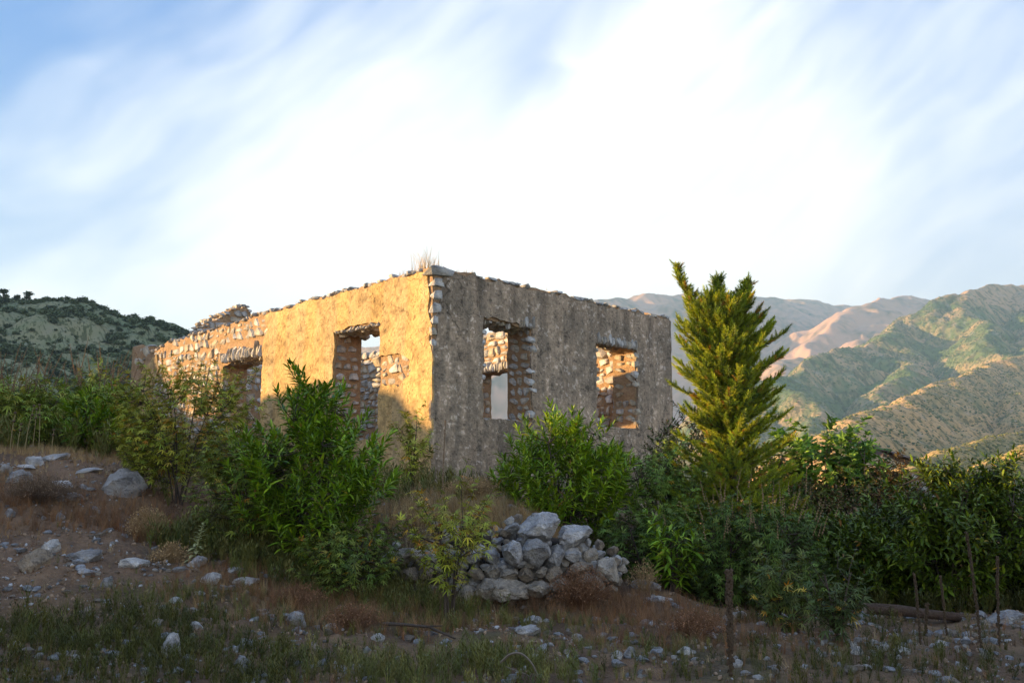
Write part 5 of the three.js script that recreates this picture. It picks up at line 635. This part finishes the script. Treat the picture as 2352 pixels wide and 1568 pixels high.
sow('green_grass', 'dark green grass and low weeds across the foreground', [...TUFT, ...SPRIG], [[120, 1480, 1.0, 420, 0.15, DUSK], [280, 1450, 0.8, 340, 0.17, DUSK], [330, 1380, 0.5, 90, 0.12, OLIVE], [250, 1545, 1.0, 380, 0.16, DUSK], [420, 1530, 0.8, 220, 0.14, DUSK], [880, 1545, 0.8, 220, 0.15, OLIVE], [1060, 1555, 0.7, 260, 0.18, OLIVE], [700, 1535, 0.7, 180, 0.14, DUSK], [1300, 1535, 0.7, 140, 0.12, OLIVE], [1430, 1490, 0.6, 120, 0.11, OLIVE], [1800, 1540, 0.9, 160, 0.14, DUSK], [2200, 1545, 1.1, 220, 0.16, DUSK], [1850, 1440, 0.8, 180, 0.14, DUSK], [2060, 1470, 0.8, 110, 0.11, DUSK], [500, 1400, 0.6, 110, 0.11, OLIVE], [1050, 1440, 0.7, 170, 0.14, OLIVE], [1300, 1440, 0.5, 90, 0.12, OLIVE], [660, 1310, 0.6, 160, 0.22, OLIVE], [980, 1410, 0.6, 140, 0.22, OLIVE], [[-6, 8], [6, 12], 0.5, 700, 0.09, OLIVE]], 3);
sow('undergrowth', 'shaded undergrowth closing the ground under the bushes and hedge', SPRIG, [[500, 1240, 0.6, 200, 0.3, OLIVE], [600, 1280, 0.6, 220, 0.3, OLIVE], [740, 1320, 0.7, 260, 0.24, OLIVE], [860, 1375, 0.5, 120, 0.2, OLIVE], [1500, 1335, 0.7, 260, 0.24, DUSK], [1620, 1370, 0.8, 340, 0.24, DUSK], [1760, 1385, 0.8, 340, 0.22, DUSK], [1920, 1392, 0.8, 340, 0.24, DUSK], [2080, 1392, 0.8, 340, 0.24, DUSK], [2240, 1392, 0.9, 400, 0.26, DUSK], [2340, 1392, 0.8, 300, 0.28, DUSK], [[-10, -5], [15.2, 18], 0.2, 800, 0.5, OLIVE], [[-6, 0], [13.4, 17], 0.3, 700, 0.34, OLIVE], [[1, 9], [13, 16.5], 0.2, 1200, 0.35, DUSK]], 4);
{ const r = rng(9), list = []; for (let i = 0; i < 2600; i++) { const d = 6.3 + 7 * r(), x = (r() * 2 - 1) * d * 0.62, m = fbm2(x * 0.9 - 5, d * 0.9, 3); if (m < 0.25 * (r() - 0.4) || (x > -1.5 && x < 1.5 && d > 11.5)) continue; const s = 0.03 + 0.075 * r() ** 2.2, k = 0.75 + 0.5 * r(); list.push({ m: new THREE.Matrix4().compose(V(x, landY(x, -d) + s * 0.1, -d), new THREE.Quaternion().setFromEuler(new THREE.Euler((r() - 0.5) * 0.8, r() * 6, (r() - 0.5) * 0.8)), V(s * 1.5, s * 0.75, s * 1.1)), c: r() < 0.7 ? rgb(0.50 * k, 0.50 * k, 0.51 * k) : rgb(0.42 * k, 0.34 * k, 0.26 * k) }); }
  tag(copies('rubble', LUMP[5], M.rockAny, list), 'countless small pale stones littering the earth between the larger rocks', 'rubble', null, 'stuff'); }
{ const r = rng(8), sets = [[], [], []]; for (let i = 0; i < 26000; i++) { const d = 6 + 9 * r() ** 1.1, x = (r() * 2 - 1) * d * 0.62, path = sstep(1.4, 0.2, Math.abs(x + 5.2 + (d - 11) * 0.35)), m = fbm2(x * 1.1 + 3, d * 1.1, 3); if (m < 0.1 - 0.5 * path + 0.4 * (r() - 0.5)) continue; const s = 0.008 + 0.034 * r() ** 3, b = r(), k = 0.5 + 0.7 * r(); sets[i % 3].push({ m: new THREE.Matrix4().compose(V(x, landY(x, -d) + s * 0.2, -d), new THREE.Quaternion().setFromEuler(new THREE.Euler(r() * 6, r() * 6, r() * 6)), V(s * 1.4, s * 0.8, s)), c: b < 0.22 ? rgb(0.42 * k, 0.41 * k, 0.40 * k) : rgb(0.30 * k, 0.205 * k, 0.13 * k) }); }
  sets.forEach((l, i) => tag(copies('gravel', CHIP[i * 4], M.tint, l), 'loose limestone gravel on the bare earth', 'gravel', null, 'stuff')); }
// grass that has seeded itself along the wall heads
{ const r = rng(15), list = [], A = [[0.62, 0.45, 0.22], [0.5, 0.33, 0.15]]; const onWall = (t, k, left, h, n) => { for (let i = 0; i < n; i++) { const s = t + (r() - 0.5) * k, z = -0.08 - 0.45 * r(), x = left ? -1.43 - s * C45 - z * -C45 * -1 * -1 : -1.43 + s * C45 + z * C45, dd = left ? 16.5 + s * C45 - z * C45 : 16.5 + s * C45 - z * C45; const y = EYE + (left ? topL(-s) : topR(s)) + 0.02, q = h * (0.4 + 0.8 * r()); list.push({ m: new THREE.Matrix4().compose(V(left ? -s * C45 - z * C45 : s * C45 + z * C45, y - EYE, 16.5 - dd), new THREE.Quaternion().setFromAxisAngle(V(0, 1, 0), r() * 6.3), V(q, q, q)), c: jig(A[i % 2], r) }); } };
  onWall(0.50, 0.4, true, 0.42, 14); onWall(0.9, 0.7, true, 0.14, 14); for (let s = 1; s < 11; s += 0.5) onWall(s, 0.5, true, 0.10, 5); for (let s = 0.5; s < 7; s += 0.6) onWall(s, 0.5, false, 0.09, 6); onWall(0.8, 0.5, false, 0.15, 8);
  copies('dry_grass', TUFT[1], M.leafMatt, list, house); }

// ---------------------------------------------------------------- the neighbour's tiled roof, seen over the bramble
{ const D = 21, at = foot(P(2150, 1111, D).x, D), t = thing('stone_house', 'low stone house with a stone slab roof half hidden behind the bramble and hedge', 'house', at);
  const eave = P(2150, 1088, D - 0.9).sub(at), wh = eave.y + 0.05, wall = mesh('wall', new THREE.BoxGeometry(1.9, wh + 2, 2.4), M.mortar, t); wall.position.set(-0.55, wh / 2 - 1, -0.25); const r = rng(71);
  for (let y = wh - 0.1; y > wh - 0.75; y -= 0.13) for (let x = -0.9; x < 0.4; x += 0.16 + 0.14 * r()) { const s = mesh('stone', CHIP[Math.floor(r() * 12)], STONE[Math.floor(r() * 6)], wall); s.position.set(x + 0.55, y - wh / 2 + 1, 1.2); s.scale.set(0.24, 0.125, 0.16); }
  const roof = mesh('roof', new THREE.BoxGeometry(2.2, 0.08, 3.0), new THREE.MeshStandardMaterial({ color: rgb(0.16, 0.11, 0.08), roughness: 1 }), t); roof.position.set(-0.55, wh + 0.27, -0.35); roof.rotation.set(0.16, 0, -0.30);
  const tm = [[0.30, 0.20, 0.15], [0.24, 0.18, 0.15], [0.36, 0.27, 0.20], [0.20, 0.15, 0.13]].map((c) => new THREE.MeshStandardMaterial({ color: rgb(...c), map: limeTex, bumpMap: limeBump, bumpScale: 0.02, roughness: 1 })), tile = new THREE.CylinderGeometry(0.075, 0.095, 0.34, 8, 1, true, 0, Math.PI); tile.rotateX(-Math.PI / 2); tile.rotateZ(Math.PI / 2 + Math.PI);
  for (let row = 0; row < 9; row++) for (let k = 0; k < 11; k++) { const m = mesh('tile', SLAB[(row * 3 + k) % 6], tm[Math.floor(r() * 4)], roof); m.position.set(-1.02 + k * 0.20 + (r() - 0.5) * 0.04, 0.065 + 0.02 * r(), 1.45 - row * 0.32 + (r() - 0.5) * 0.05); m.rotation.set(-0.10 + (r() - 0.5) * 0.08, (r() - 0.5) * 0.2, (r() - 0.5) * 0.1); m.scale.set(0.22, 0.07, 0.40); } }

// ---------------------------------------------------------------- trees and scrub of the far hillside
function crownGeo(seed, n, q) { const r = rng(seed), bits = []; for (let i = 0; i < n; i++) { const d = V(r() * 2 - 1, r() * 2 - 1, r() * 2 - 1); if (d.length() > 1) { i--; continue; } const k = 0.72 + 0.35 * n3(d.x * 2 + seed, d.y * 2, d.z * 2); const g = new THREE.PlaneGeometry(q * (0.7 + 0.6 * r()), q * (0.7 + 0.6 * r())); g.rotateX(r() * 6); g.rotateY(r() * 6); g.translate(d.x * k, d.y * k * 0.8, d.z * k); g.deleteAttribute('uv'); bits.push(g); } return mergeGeometries(bits); }
const CROWN = [crownGeo(1, 260, 0.24), crownGeo(2, 240, 0.25), crownGeo(3, 260, 0.23)];
{ const canopy = new THREE.MeshStandardMaterial({ color: rgb(0.060, 0.085, 0.030), roughness: 1 });
  [[64, 352, 3.0, 'round topped lone tree on the skyline of the shaded hill'], [38, 351, 2.1, 'smaller bushy tree on the skyline beside the lone round one'], [5, 350, 3.2, 'skyline tree at the very edge of the picture']].forEach(([px, d, s, label], i) => { const x = P(px, 690, d).x, p = V(x, leftHill(x, -d) - 0.3, -d), t = thing('tree', label, 'tree', p); mesh('trunk', tube([V(0, 0, 0), V(0.1, s * 0.4, 0), V(-0.1, s * 0.8, 0)], 0.22, 0.10, 6), M.wood, t); const c = mesh('crown', CROWN[i], canopy, t); c.position.y = s * 0.95; c.scale.set(s * 0.72, s * 0.55, s * 0.72); });
  const r = rng(33), sets = [[], [], []]; let made = 0; for (let i = 0; i < 90000 && made < 7000; i++) { const d = lerp(110, 360, r()), x = d * lerp(-0.60, -0.16, r()), y = leftHill(x, -d); if (y < -40) continue; const m = fbm2(x / 38, d / 30, 4) + 0.35 * fbm2(x / 9, d / 9, 2); if (m < -0.12 + 0.6 * (r() - 0.5)) continue; const s = 0.45 + 1.9 * r() ** 3, k = 0.7 + 0.6 * r(); sets[made % 3].push({ m: new THREE.Matrix4().compose(V(x, y + s * 0.4, -d), new THREE.Quaternion().setFromAxisAngle(V(0, 1, 0), r() * 6.3), V(s, s * 0.8, s)), c: rgb(0.13 * k, 0.17 * k, 0.085 * k) }); made++; }
  sets.forEach((l, i) => tag(copies('hillside_scrub', CROWN[i], M.tint, l), 'dark green bushes covering the shaded hill beyond the tall weeds', 'scrub', null, 'stuff')); }

renderer.render(scene, camera);
